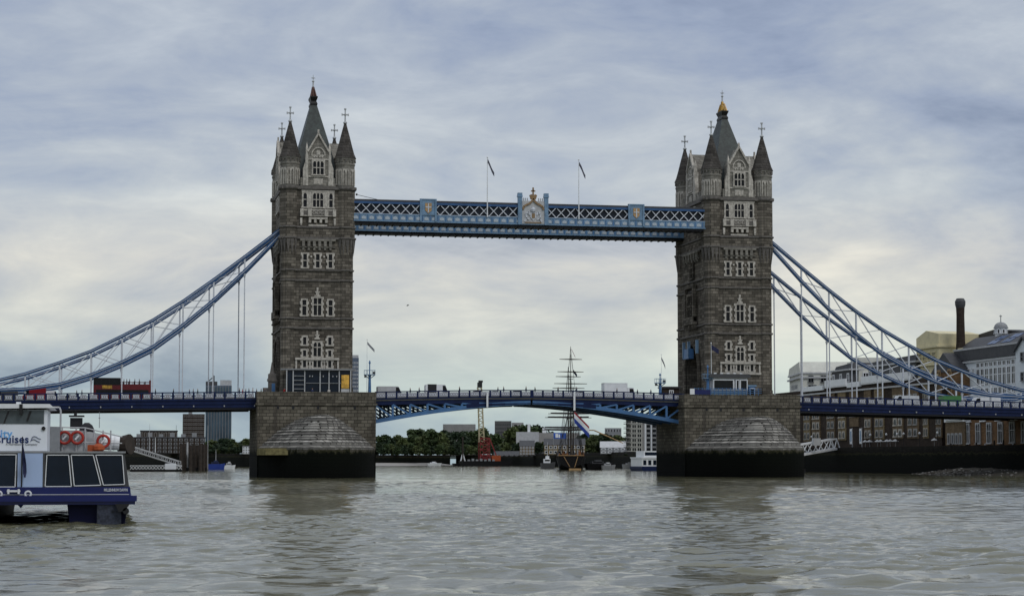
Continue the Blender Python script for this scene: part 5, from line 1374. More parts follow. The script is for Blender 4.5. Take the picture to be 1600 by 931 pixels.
for a, txt in (((865, 885, 676, 685), 'bright blue banner hung behind the ship rigging'),):
    p = py(a[0], a[3], 540); q = py(a[1], a[2], 540)
    root = thing('banner', txt, 'banner', (p.x, 540, 5.6)); m = MB(); m.box(p.x, q.x, 540, 540.15, p.z, q.z); m.build('cloth', 'banner_blue', root)
    m = MB(); m.box(p.x-.15, p.x, 540, 540.2, 5.6, q.z+.5); m.box(q.x, q.x+.15, 540, 540.2, 5.6, q.z+.5); m.build('post', 'mid_grey', root)
    m = MB(); m.box(p.x+.9, p.x+2.2, 539.93, 540, p.z+.5, q.z-.4); m.box(p.x+2.4, p.x+3.1, 539.93, 540, p.z+.4, q.z-.7); m.build('print', 'white_paint', root)

# ---- south bank
def south_bank():
    Z0 = 6.3
    G = 'south bank buildings beside the bridge'
    # long brick warehouse facing the river, dark recesses between brick bays
    X0 = 107.0
    Yf = 168.0; Yn = 46.0
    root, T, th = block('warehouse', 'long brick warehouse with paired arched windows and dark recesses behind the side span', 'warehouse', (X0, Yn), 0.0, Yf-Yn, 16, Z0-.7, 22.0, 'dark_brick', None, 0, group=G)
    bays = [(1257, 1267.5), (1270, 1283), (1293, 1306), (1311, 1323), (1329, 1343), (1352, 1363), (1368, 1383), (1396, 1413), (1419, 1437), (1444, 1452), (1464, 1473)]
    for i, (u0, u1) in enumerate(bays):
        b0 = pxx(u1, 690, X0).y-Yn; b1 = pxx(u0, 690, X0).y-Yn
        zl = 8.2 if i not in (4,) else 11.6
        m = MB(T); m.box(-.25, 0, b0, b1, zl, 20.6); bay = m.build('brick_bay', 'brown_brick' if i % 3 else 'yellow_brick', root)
        w_ = (b1-b0)*.34
        for z in (8.6, 11.3, 14.0, 16.8):
            if z < zl: continue
            for f in (.27, .73):
                win(bay, w_, 1.95, T(-.25, b0+(b1-b0)*f, z), -th-math.pi/2, 1, None, 'portland' if i % 2 else 'concrete', False, w_*.14, True, 'glass', .1, True, 'window', True)
    m = MB(T); m.box(-.5, 0, 0, Yf-Yn, 20.6, 21.0); m.build('cornice', 'light_grey', root)
    # upper attic bands
    for (ua, ub, dz) in ((1325, 1292, -.6), (1428, 1349, .4)):
        ya = pxx(ua, 600, X0).y-Yn; yb = pxx(ub, 600, X0).y-Yn; dz = 0
        m = MB(T); m.box(-.6, 6, ya-0, yb, 22.0, 22.3); m.box(-.7, -.3, ya, yb, 22.3, 24.0); m.build('balcony_front', 'white_paint', root)
        m = MB(T); m.box(1, 9, ya+1, yb-1, 22.0, 26.2); at = m.build('attic', 'dark_grey', root)
        m = MB(T); m.box(.4, 9.6, ya, yb, 26.2, 26.6); m.build('attic_roof', 'light_grey', at)
        for k in range(max(3, int((yb-ya)/6))): win(at, 1.8, 2.3, T(1, ya+2.5+(yb-ya-5)*k/(max(3, int((yb-ya)/6))-1), 23.2), -math.pi/2, 2, None, 'white_paint', False, .25, False, 'glass', .1)
        m = MB(T); m.slabx([(ya+1, 26.6), (yb-1, 26.6), (yb-1.5, 27.6), (ya+1.5, 28.2)], 2, 10); m.build('upper_roof', 'roof_slate', at)
    for (ua, ub) in ((1289, 1258), (1347, 1327)):
        ya = pxx(ua, 605, X0).y-Yn; yb = pxx(ub, 605, X0).y-Yn
        m = MB(T); m.box(-.7, -.2, ya, yb, 21.6, 22.9); m.build('balcony_front', 'white_paint', root)
    # white end building with the wharf sign
    p0 = pxx(1252, 600, 108.0)
    th2 = R(12)
    root, T, th = block('white_wharf', 'white rendered wharf building with stepped cornices and a painted wharf name', 'building', (108.0, p0.y), th2, 26, 17, Z0, 27.2, 'render_white', None, 0, group=G)
    m = MB(T); m.slabx([(-.3, 27.2), (26.3, 27.2), (24, 29.2), (2, 30.2)], -.3, 17.3); m.build('roof', 'render_white', root)
    for z, e in ((26.8, .5), (25.6, .7), (21.8, .9), (20.0, 1.1), (18.2, .7)):
        m = MB(T); m.box(-e, 17.2, -e*.6, 26.2, z, z+.45); m.build('cornice', 'light_grey' if z > 21 else 'render_white', root)
    for a0, a1, z0, z1 in ((1.9, 3.4, 24.4, 26.4), (5.3, 6.9, 24.4, 26.4), (9.6, 10.6, 24.6, 26.4)):
        win(root, a1-a0, z1-z0, T((a0+a1)/2, 0, z0), -th, 2, None, 'mid_grey', False, .1)
    for a0, a1 in ((1.9, 4.2), (5.3, 7.2)): win(root, a1-a0, .9, T((a0+a1)/2, 0, 22.9), -th, 3, None, 'mid_grey', False, .1)
    text('sign_lettering', 'BUTLERS WHARF', 1.75, 'mid_grey', root, T(-.02, 21.5, 23.0), rz=-th-math.pi/2, bold=.05)
    for k in range(6): win(root, 1.5, 1.2, T(0, 3+k*4, 18.9), -th-math.pi/2, 2, None, 'light_grey', False, .15)
    # balconied range between
    p1 = pxx(1342, 600, 110.0)
    root, T, th = block('balcony_range', 'pale stone range with two little penthouses above the brick warehouse', 'building', (110.0, p1.y), R(5), 22, 10, 22.2, 27.2, 'render_white', 'light_grey', 0, group=G)
    m = MB(T); m.box(1, 9, 3, 9, 27.6, 29.6); m.box(2, 9, 12, 18, 27.6, 29.0); m.build('penthouse', 'render_white', root)
    for k in range(5): win(root, 2.4, 2.4, T(0, 2.6+k*4.2, 23.4), -th-math.pi/2, 2, None, 'white_paint', False, .2)
    for k in range(3): win(root, 1.6, 2.0, T(1.8+k*3.1, 0, 23.6), -th, 2, None, 'white_paint', False, .2)
    # cream building
    Xc = 109.0
    yn = pxx(1467, 560, Xc).y; yf = pxx(1432, 560, Xc).y
    zt = pxx(1450, 540, Xc).z; zb = 6
    root, T, th = block('cream_building', 'cream painted brewery building with a shallow gable left of the chimney', 'building', (Xc, yn), 0.0, yf-yn, 11, Z0, pxx(1450, 541, Xc).z, 'cream', None, 0, group=G)
    L = yf-yn; ze = pxx(1450, 541, Xc).z
    m = MB(T); m.slabx([(0, ze), (L, ze), (L, ze+2.2), (L*.55, ze+3.7), (0, ze+2.6)], 0, 10); m.build('gable', 'cream', root)
    for z in (ze-.5, ze-4.6, ze-7.2): m = MB(T); m.box(-.55, 11.2, -.4, L+.4, z, z+.45); m.build('cornice', 'cream', root)
    for k in range(4): win(root, 2.0, 2.0, T(0, 2.5+k*(L-5)/3, ze-3.4), -math.pi/2, 2, .5, 'cream', False, .2)
    text('sign_lettering', 'ANCHOR', 1.5, 'mid_grey', root, T(-.03, L-1.4, ze-6.5), rz=-math.pi/2, bold=.04)
    for k in range(7): win(root, 1.3, 1.7, T(0, 1.6+k*(L-3)/6, ze-9.3), -math.pi/2, 1, None, 'cream', False, .16, True)
    for k in range(5): win(root, 1.6, 2.6, T(0, 2.6+k*(L-5)/4, ze-14), -math.pi/2, 1, None, 'wood_tan', False, .2, True)
    m = MB(T); m.box(3, 10.9, -6, -.02, Z0, ze-1.0); m.build('bay', 'cream', root)
    win(root, 2.4, 2.6, T(5, -6, ze-4.6), 0, 2, None, 'cream', False, .2); win(root, 2.0, 2.0, T(8.6, -6, ze-8.8), 0, 2, None, 'cream', False, .2)
    # brewhouse
    Xb = 112.0
    yn = pxx(1604, 560, Xb).y; yf = pxx(1494, 560, Xb).y; L = yf-yn
    ze = pxx(1540, 560, Xb).z
    zr = pxx(1540, 527, Xb+6).z
    root, T, th = block('brewhouse', 'slate roofed brewhouse with blue roof lights, white timber grid windows and dark upper floor', 'building', (Xb, yn), 0.0, L, 14, Z0, ze, 'clapboard', None, 0, group=G)
    m = MB(T); m.add([(-.4, -.4, ze+2.6), (-.4, L+.4, ze+2.6), (5, L+.4, zr), (5, -.4, zr), (14, -.4, zr), (14, L+.4, zr), (14, -.4, ze), (14, L+.4, ze), (-.4, -.4, ze), (-.4, L+.4, ze)], [(0, 1, 2, 3), (3, 2, 5, 4), (4, 5, 7, 6), (0, 3, 4, 6, 8), (1, 9, 7, 5, 2), (0, 8, 9, 1)])
    rf = m.build('roof', 'roof_slate', root)
    for k, f in enumerate((.26, .46)):
        b0 = L*f; 
        for i in range(2):
            for j in range(2):
                s0 = .18+.36*j; s1 = s0+.3
                za = ze+2.6+(zr-ze-2.6)*s0; zb_ = ze+2.6+(zr-ze-2.6)*s1; xa = -.4+5.4*s0; xb_ = -.4+5.4*s1; ya = b0+i*2.3; yb = ya+1.9
                m = MB(T); m.add([(xa-.12, ya, za+.05), (xa-.12, yb, za+.05), (xb_-.12, yb, zb_+.05), (xb_-.12, ya, zb_+.05), (xa+.1, ya, za-.1), (xa+.1, yb, za-.1), (xb_+.1, yb, zb_-.1), (xb_+.1, ya, zb_-.1)], [(0,1,2,3),(7,6,5,4),(0,4,5,1),(3,2,6,7),(0,3,7,4),(1,5,6,2)]); m.build('roof_light', 'window_light', rf)
    m = MB(T); m.box(-.55, .0, -.4, L+.4, ze+2.35, ze+2.75); m.build('gutter', 'light_grey', rf)
    m = MB(T); m.box(.6, 1, .5, L-.5, ze-.2, ze+2.4); m.build('upper_glazing', 'glass', root)
    m = MB(T); m.add([(7, L*.5, zr), (13, L*.5, zr), (13, L+9, zr), (7, L+9, zr), (7, L*.5, zr+.5), (13, L*.5, zr+.5), (13, L*.85, zr+1.7), (7, L*.85, zr+1.7), (7, L+9, zr+.6), (13, L+9, zr+.6)], [(0, 3, 8, 7, 4), (1, 2, 9, 6, 5), (4, 7, 6, 5), (7, 8, 9, 6), (0, 1, 5, 4), (3, 8, 9, 2), (0, 3, 2, 1)]); m.build('roof_monitor', 'black', root)
    m = MB(T); m.box(-.35, 0, 0, L, ze-.6, ze-.2); m.build('cornice', 'light_grey', root)
    zz = [ze-1.9, ze-6.1, ze-8.2, ze-12.0]; hh = [1.2, 4.0, 1.8, 3.4]
    nb = 11
    for k in range(nb):
        b = L*(.03+.62*k/(nb-1))
        for z, h_ in zip(zz, hh): win(root, L*.62/(nb-1)*.84, h_, T(0, b+.8, z), -math.pi/2, 2, .6 if h_ > 2 else None, 'white_paint', False, .22, False, 'glass', .1, False, 'window', True)
    for k in range(4): win(root, 1.3, 1.3, T(0, L*.73+k*L*.062, ze-3.2), -math.pi/2, 2, None, 'white_paint', False, .16)
    win(root, 1.6, 1.6, T(0, L*.8, ze-7.6), -math.pi/2, 2, None, 'light_grey', False, .16)
    m = MB(T); m.slabx([(L*.94, ze-1), (L*1.0, ze-1), (L*.97, ze+1.2)], -.5, 0); m.build('little_gable', 'white_paint', root)
    # cupola
    q = pxx(1564, 523, Xb+5.5); cx, cy = Xb+5.5, q.y; zc = zr
    root = thing('cupola', 'white octagonal cupola with grey dome and weather vane on the slate roof', 'cupola', (cx, cy, zc), G)
    s_ = (cy-CAM[1])/F
    r0 = 11*s_*1.05
    zt = pxx(1564, 512, cx).z
    m = MB().stack(cx, cy, [(r0*.86, zc-2), (r0*.86, zt-.3), (r0, zt-.2), (r0*1.12, zt)], 8); m.build('drum', 'white_paint', root)
    m = MB().stack(cx, cy, [(r0*1.0*math.cos(a), zt+r0*.82*math.sin(a)) for a in [math.pi/2*k/6 for k in range(6)]]+[(.1, zt+r0*.84), (.08, zt+r0*.84+1.6)], 16); m.box(cx-.3, cx+.3, cy-.05, cy+.05, zt+r0*.84+1.2, zt+r0*.84+1.4); m.build('dome', 'mid_grey', root)
    for k in range(8):
        a = math.pi/4*k+math.pi/8*0; win(root, r0*.42, (zt-zc)*.62, (cx+math.sin(a)*r0*.80, cy-math.cos(a)*r0*.80, zc+(zt-zc)*.15), a, 1, None, 'white_paint', False, .12)
    # chimney
    q = pxx(1501.5, 560, Xb+1); cx, cy = Xb+1, q.y; s_ = (cy-CAM[1])/F
    root = thing('chimney_stack', 'tall round brick chimney with flared dark cap beside the cream building', 'chimney', (cx, cy, Z0), G)
    z1 = pxx(1501, 466, cx).z; zb = pxx(1501, 560, cx).z
    s_ *= 1.04
    m = MB().stack(cx, cy, [(9.4*s_, Z0), (9.0*s_, zb), (7.0*s_, zb+4), (6.3*s_, z1-4), (6.8*s_, z1-2.2)], 20); m.build('shaft', 'dark_brick', root, smooth=False)
    m = MB().stack(cx, cy, [(6.8*s_, z1-2.2), (8.2*s_, z1-1.5), (8.4*s_, z1-.7), (6.0*s_, z1-.05), (4.4*s_, z1)], 20); m.build('cap', 'dark_grey', root)
    root, T, th = block('engine_house', 'ruddy brick engine house at the foot of the chimney', 'building', (Xb-3.2, cy-7), 0.0, 14, 9, Z0, pxx(1495, 590, Xb-3).z+1.5, 'orange_brick', 'roof_slate', 4.5, 'e2', G)
    for z in (12, 17, 21): 
        for b in (3.5, 9.5): win(root, 2, 2.8, T(0, b, z), -math.pi/2, 2, .5, 'wood_tan', False, .2, True)
    for z in (14, 19): win(root, 1.8, 2.4, T(4.5, 0, z), 0, 2, .5, 'wood_tan', False, .2, True)
    # white gabled house at the right edge
    Xg = 110.5; yg = pxx(1587, 560, Xg).y
    root, T, th = block('gabled_house', 'tall white gabled house at the right edge beside the timber windows', 'house', (Xg, yg-8), 0.0, 8, 10, Z0, pxx(1590, 548, Xg).z, 'clapboard', None, 0, group=G)
    ze = pxx(1590, 548, Xg).z
    m = MB(T); m.slabx([(0, ze), (8, ze), (4, ze+2.6)], 0, 10); m.build('gable', 'clapboard', root)
    m = MB(T)
    m.bar((-.3, -.3, ze-.1), (-.3, 4, ze+2.8), .5, .35); m.bar((-.3, 8.3, ze-.1), (-.3, 4, ze+2.8), .5, .35); m.slabx([(-.3, ze), (4, ze+2.75), (8.3, ze), (8.3, ze+.3), (4, ze+3.05), (-.3, ze+.3)], -.3, 10.2); m.build('roof', 'roof_slate', root)
    for z in (ze-2.4, ze-6.6, ze-11): win(root, 1.5, 2.0, T(0, 4.6, z), -math.pi/2, 1, .5, 'mid_grey', False, .15)
    # wharf level brick range below the deck on the right
    Xr = 106.2
    yn = -12; yf = pxx(1505, 680, Xr).y
    root, T, th = block('arcaded_range', 'orange brick riverside range with tall arches under the right side span', 'building', (Xr, yn), 0.0, yf-yn, 8, Z0-.7, 13.2, 'orange_brick', 'light_grey', 0, group=G)
    L = yf-yn
    for k in range(8): win(root, 2.4, 4.6, T(0, 2.5+(L-5)*k/7, 6.6), -math.pi/2, 2, .6, 'light_grey', False, .25, True)
    for k in range(6): win(root, 2.6, 1.5, T(0, 3+(L-6)*k/5, 11.4), -math.pi/2, 3, None, 'white_paint', False, .22)
    ya = pxx(1511, 680, Xr-.5).y; yb = pxx(1480, 680, Xr-.5).y
    root, T, th = block('brick_office', 'pink brown brick office with white upper windows between arches and warehouse', 'building', (Xr-.5, ya+1), 0.0, yb-ya, 9, Z0-.7, 11.6, 'brown_brick', None, 0, group=G)
    L = yb-ya
    m = MB(T); m.box(-.2, 9, -.2, L+.2, 11.6, 14.6); up = m.build('upper_storey', 'white_paint', root)
    for k in range(5): win(up, 1.7, 2.2, T(-.2, 1.8+(L-3.6)*k/4, 12.0), -math.pi/2, 2, None, 'white_paint', False, .15)
    for k in range(4): win(root, 1.2, 2.4, T(0, 2.2+(L-4.4)*k/3, 6.7), -math.pi/2, 1, None, 'light_grey', False, .15, True)
    # timber fender piles in front of the quay
    rr = random.Random(5)
    for i in range(9):
        yy = 4+i*4.5
        o = MB().cyl((104.6+rr.uniform(-.2, .2), yy, -1), (104.6, yy, 6.6+rr.uniform(-.6, .8)), .22, .2, 7).build('mooring_pile', 'light_grey' if i % 3 == 0 else 'timber')
        tag(o, 'slender weathered timber pile standing against the black quay wall', 'pile', 'timber piles along the quay')
    # cafe parasols and lamps on the wharf
    for i, u in enumerate((1268, 1360, 1385, 1402, 1412, 1437, 1465)):
        q = pxx(u, 690, 104.4)
        root = thing('lamp_post', 'short wharf lamp post with round white globe in front of the brick warehouse', 'lamp post', (104.4, q.y, 6.3), 'lamp posts along the wharf')
        MB().cyl((104.4, q.y, 6.3), (104.4, q.y, 9.0), .08, .06, 6).build('post', 'black', root); MB().stack(104.4, q.y, [(.1, 9.0), (.26, 9.2), (.26, 9.4), (.1, 9.6)], 8).build('globe', 'white_paint', root)
    for i, u in enumerate((1352, 1359, 1371, 1376, 1386, 1391, 1399, 1460)):
        q = pxx(u, 695, 104.2); k_ = (.75, .9, .7, .8, .85, .7, .8, .75)[i]
        o = MB().stack(104.2, q.y, [(.04, 6.3), (.04, 7.6), (k_, 7.55), (k_*.95, 7.65), (.05, 8.1)], 8).build('parasol', 'light_grey')
        tag(o, 'pale cafe parasol on the wharf below the brick warehouse', 'parasol', 'cafe parasols on the wharf')
    for i, u in enumerate((1330, 1345)):
        q = pxx(u, 680, 104.9); b = MB(); b.box(104.8, 104.9, q.y-.8, q.y+.8, 7.2, 11.0)
        root = thing('wall_banner', ['tall white banner left of the dark warehouse doorway', 'tall white banner right of the dark warehouse doorway'][i], 'banner', (104.85, q.y, 6.3))
        b.build('cloth', 'white_paint', root); MB().box(104.78, 104.92, q.y-.95, q.y-.8, 6.3, 11.2).build('post', 'light_grey', root)
        m = MB(); m.box(104.76, 104.8, q.y-.4, q.y+.4, 7.8, 10.4); m.build('print', 'pale_blue', root)
south_bank()

# foreshore mud and shingle
def foreshore():
    nx, ny = 26, 70
    vs = []; fs = []
    rr = random.Random(11)
    for j in range(ny+1):
        y = -40+j*(95+40)/ny
        wd = 15*max(0.05, math.exp(-((y-8)/32)**2))+2.5
        for i in range(nx+1):
            t = i/nx; x = 105.5-wd*t
            z = 1.15*math.exp(-((y-22)/24)**2)*(1-t)**1.1+.7*(1-t)-.35*t
            z += rr.uniform(-.12, .12)*(1-.5*t)+.15*math.sin(y*.9+x)*(1-t)
            vs.append((x, y, z))
    for j in range(ny):
        for i in range(nx): a = j*(nx+1)+i; fs.append((a, a+1, a+nx+2, a+nx+1))
    m = MB(); m.add(vs, fs); o = m.build('foreshore', 'mud'); tag(o, kind='structure')
    m = MB()
    for i in range(420):
        y = rr.gauss(12, 26); 
        if y < -38 or y > 90: continue
        wd = 15*max(0.05, math.exp(-((y-8)/32)**2))+2.5; t = rr.random()**.8; x = 105.3-wd*t
        z = 1.15*math.exp(-((y-22)/24)**2)*(1-t)**1.1+.7*(1-t)-.35*t; s_ = rr.uniform(.06, .3)
        m.cm = rr.choice((0, 0, 1))
        m.stack(x, y, [(s_*.8, z-.1), (s_, z+s_*.3), (s_*.5, z+s_*.6)], 5, rr.random()*3, 1, rr.uniform(.6, 2.0))
    tag(m.build('shingle', ['timber', 'concrete']), 'scattered stones and driftwood on the muddy foreshore', 'stones', kind='stuff')
foreshore()

# white truss gangway right of the right pier
def gangway(P, Q, hgt, wd, label, m_='white_paint', n=4, fine=False):
    P = Vector(P); Q = Vector(Q); d = (Q-P); L = d.length; dn = d.normalized(); side = Vector((-dn.y, dn.x, 0)).normalized()*wd/2; up = Vector((0, 0, hgt))
    root = thing('gangway', label, 'gangway', tuple(P))
    b = .3 if not fine else .14
    for e in (-1, 1):
        m = MB(); o = side*e
        m.bar(P+o, Q+o, b, b*1.7); m.bar(P+o+up, Q+o+up-dn*1.2*(not fine), b, b*1.1)
        m.bar(P+o, P+o+up, b*.7); m.bar(Q+o, Q+o+up-dn*1.2*(not fine), b*.7)
        for k in range(n):
            a = P+o+d*(k/n); c = P+o+d*((k+1)/n); mid = (a+c)/2
            m.bar(a+up if k == 0 else a+up, mid, b*.55); m.bar(mid, c+up-(dn*1.2 if k == n-1 and not fine else Vector()), b*.55)
        m.build('truss', m_, root)
    m = MB(); m.add([tuple(P-side+Vector((0,0,.02))), tuple(P+side+Vector((0,0,.02))), tuple(Q+side+Vector((0,0,.02))), tuple(Q-side+Vector((0,0,.02))), tuple(P-side+Vector((0,0,.18))), tuple(P+side+Vector((0,0,.18))), tuple(Q+side+Vector((0,0,.18))), tuple(Q-side+Vector((0,0,.18)))], [(0,3,2,1),(4,5,6,7),(0,1,5,4),(1,2,6,5),(2,3,7,6),(3,0,4,7)])
    m.build('walkway', 'mid_grey', root)
    return root
a = py(1240, 712, 92); b = py(1308, 700, 100)
g = gangway(a, b, 2.5, 1.8, 'white steel truss gangway sloping down beside the right pier')
m = MB(); m.box(b.x-.4, b.x+.4, b.y-1, b.y+1, -2, b.z-.1); m.build('support_pile', 'black', g)
c = py(1276, 690, 93); m = MB(); m.box(c.x-.9, c.x+.9, 92.5, 94, c.z-.9, c.z+.9); m.build('sign', 'light_grey', g)
tag(MB().box(a.x-8, a.x+2, 89, 96, -.5, 1.0).build('pontoon', 'black'), 'low black pontoon at the foot of the white truss gangway', 'pontoon')

# ---- north bank moorings, left of the pavilion pier
a = py(202, 703, 175); b = py(281, 728, 180)
gangway(a, b, 1.3, 1.6, 'grey footbridge with railings sloping down to the floating pontoon', 'light_grey', 12, True)
a = py(203, 733.5, 178); b = py(284, 733.5, 178)
root = thing('pontoon', 'floating pontoon with white criss cross railings behind the tour boat', 'pontoon', (a.x, 178, 0))
MB().box(a.x, b.x, 176.5, 183, -.5, .55).build('float', 'hull_black', root)
m = MB()
n = 16
for k in range(n):
    x0 = a.x+(b.x-a.x)*k/n; x1 = a.x+(b.x-a.x)*(k+1)/n
    m.bar((x0, 176.6, .55), (x1, 176.6, 1.6), .12); m.bar((x0, 176.6, 1.6), (x1, 176.6, .55), .12)
m.box(a.x, b.x, 176.5, 176.7, 1.58, 1.7); m.build('railing', 'white_paint', root)
MB().box(a.x+9.5, a.x+12.5, 178, 181, .55, 2.2).build('shelter', 'white_paint', root)
rr = random.Random(4)
for i, (u, vt, mt) in enumerate(((283, 693, 'timber'), (288, 692, 'timber'), (293, 690.5, 'light_grey'), (298, 696, 'timber'), (303, 693, 'timber'), (308, 697, 'timber'), (313, 693, 'timber'), (318, 694, 'timber'), (322, 695, 'timber'))):
    q = py(u, vt, 196+(i % 3)*3)
    o = MB().cyl((q.x, q.y, -2), (q.x, q.y, q.z), .5 if mt == 'timber' else .28, .48 if mt == 'timber' else .25, 9).build('mooring_pile', mt)
    if mt == 'timber': tag(o, 'stout dark timber pile in the cluster beside the pontoon', 'pile', 'timber mooring piles by the pontoon')
    else: tag(o, 'pale slender pile among the dark cluster beside the pontoon', 'pile')
q0, q1 = py(284, 733, 200), py(323, 733, 200)
root = thing('barge', 'dark mooring dolphin platform between the timber piles', 'platform', (q0.x, 202, 0))
MB().box(q0.x, q1.x, 200.5, 207, -.5, 1.0).build('deck', 'hull_black', root)
m = MB()
for k in range(4): m.box(q0.x+.6+k*1.5, q0.x+1.4+k*1.5, 200.8, 202, 1.0, 4.6-.3*(k % 2))
m.build('fender_post', 'timber', root)
def mast_pole(u, vt, vb, Y, label, r=.09, m_='light_grey', z0=0.5):
    t = py(u, vt, Y); o = MB().cyl((t.x, Y, z0), tuple(t), r, r*.4, 6).build('mast', m_)
    return tag(o, label, 'mast', 'slender masts above the moorings')
mast_pole(325, 664, 730, 210, 'pale leaning yacht mast right of the timber piles', .13)
mast_pole(234, 662, 700, 300, 'thin mast rising above the low red brick block', .1, z0=5.6)
mast_pole(243, 683, 700, 280, 'short white post among the flats behind the gangway', .14, 'white_paint', 5.6)
mast_pole(275.5, 664, 700, 420, 'dark thin mast at the end of the low red brick block', .13, 'black', 5.6)
def loft_hull(m, x, y0, y1, secs):
    vs = []; fs = []
    for t, hw, zk, zd in secs:
        y = y0+(y1-y0)*t
        vs += [(x-hw, y, zd), (x-hw*.8, y, zk+.35*(zd-zk)), (x, y, zk), (x+hw*.8, y, zk+.35*(zd-zk)), (x+hw, y, zd)]
    for i in range(len(secs)-1):
        for k in range(4): fs.append((5*i+k, 5*i+k+1, 5*i+6+k, 5*i+5+k))
        fs.append((5*i+4, 5*i, 5*i+5, 5*i+9))
    fs.append((4, 3, 2, 1, 0)); e = 5*(len(secs)-1); fs.append((e, e+1, e+2, e+3, e+4))
    m.add(vs, fs)
def small_boat(u0, u1, vw, vt, Y, label, hull='hull_black', house='white_paint', cat='boat', rot=0, mast=False, hb=.45, group='small boats moored beyond the bridge', name='moored_boat'):
    a = py(u0, vw, Y); b = py(u1, vw, Y); L = b.x-a.x; c = (a.x+b.x)/2; H = py((u0+u1)/2, vt, Y).z
    root = thing(name, label, cat, (c, Y, 0), group)
    m = MB(); zd = H*hb; n = 6
    poly = [(a.x+L*.04, 0-.4), (b.x-L*.1, -.4), (b.x, zd*1.15), (a.x, zd)]
    bw = min(2.4, L*.25)
    top = [(a.x, Y-bw*.8), (a.x+L*.7, Y-bw), (b.x, Y), (a.x+L*.7, Y+bw), (a.x, Y+bw*.8)]
    bot = [(a.x+L*.04, Y-bw*.6), (a.x+L*.68, Y-bw*.7), (b.x-L*.1, Y), (a.x+L*.68, Y+bw*.7), (a.x+L*.04, Y+bw*.6)]
    m.add([(x, y, -.4) for x, y in bot]+[(x, y, zd*(1.15 if i == 2 else 1)) for i, (x, y) in enumerate(top)], [(k, (k+1) % 5, 5+(k+1) % 5, 5+k) for k in range(5)]+[(4, 3, 2, 1, 0), (5, 6, 7, 8, 9)]); m.build('hull', hull, root)
    m = MB(); m.box(a.x+L*.2, a.x+L*.62, Y-bw*.6, Y+bw*.6, zd, zd+(H-zd)*.6); m.box(a.x+L*.34, a.x+L*.55, Y-bw*.45, Y+bw*.45, zd+(H-zd)*.6, H); h_ = m.build('cabin', house, root)
    m = MB(); m.box(a.x+L*.24, a.x+L*.58, Y-bw*.62, Y+bw*.62, zd+(H-zd)*.25, zd+(H-zd)*.48); m.build('window', 'glass', h_)
    if mast: MB().cyl((a.x+L*.45, Y, H), (a.x+L*.45, Y, H+mast), .1, .05, 6).build('mast', 'light_grey', root)
    return root
small_boat(325, 352, 733, 719, 290, 'blue hulled workboat beside the timber piles', 'flag_blue', 'coat_navy', mast=3.5, hb=.6)
small_boat(350, 368, 731, 721, 330, 'small white motor boat just right of the blue workboat', 'white_paint', 'light_grey', hb=.5)
small_boat(845, 868, 732, 712, 330, 'small white tug moored left of the sailing ship', 'dark_grey', 'white_paint', mast=5)
small_boat(915, 958, 732, 718, 250, 'long dark barge moored right of the sailing ship', 'hull_black', 'dark_grey', hb=.62)
small_boat(940, 962, 732, 722, 246, 'grey dinghy alongside the long dark barge', 'mid_grey', 'light_grey', hb=.6)
small_boat(973, 1000, 727, 722, 340, 'low grey launch on the shore right of the ship', 'mid_grey', 'mid_grey', hb=.7)
small_boat(668, 690, 727.5, 721, 690, 'white speedboat crossing below the far trees', 'white_paint', 'white_paint', hb=.6)
def ferry():
    Y = 185; a = py(1003, 735, Y); b = py(1040, 735, Y); zt = py(1010, 704, Y).z
    root = thing('river_ferry', 'white double deck ferry half hidden behind the right pier', 'boat', ((a.x+b.x)/2, Y, 0))
    m = MB(); m.slab([(a.x+.5, -.5), (b.x, -.5), (b.x, 1.3), (a.x, 1.3), (a.x, .8)], Y, Y+14); m.build('hull', 'navy', root)
    m = MB(); m.box(a.x+.1, b.x, Y+.3, Y+13, 1.3, 3.6); m.box(a.x-.1, b.x, Y+.1, Y+13.2, 3.6, 4.0); m.box(a.x+.9, b.x-1, Y+1, Y+10, 4.0, zt); m.build('superstructure', 'white_paint', root)
    for k in range(4): MB().box(a.x+.5+k*1.5, a.x+1.4+k*1.5, Y+.25, Y+.32, 1.7, 3.1).build('window', 'boat_glass', root)
    MB().box(a.x+1.2, b.x-1.3, Y+.95, Y+1.02, 4.5, zt-.4).build('wheelhouse_window', 'boat_glass', root)
ferry()
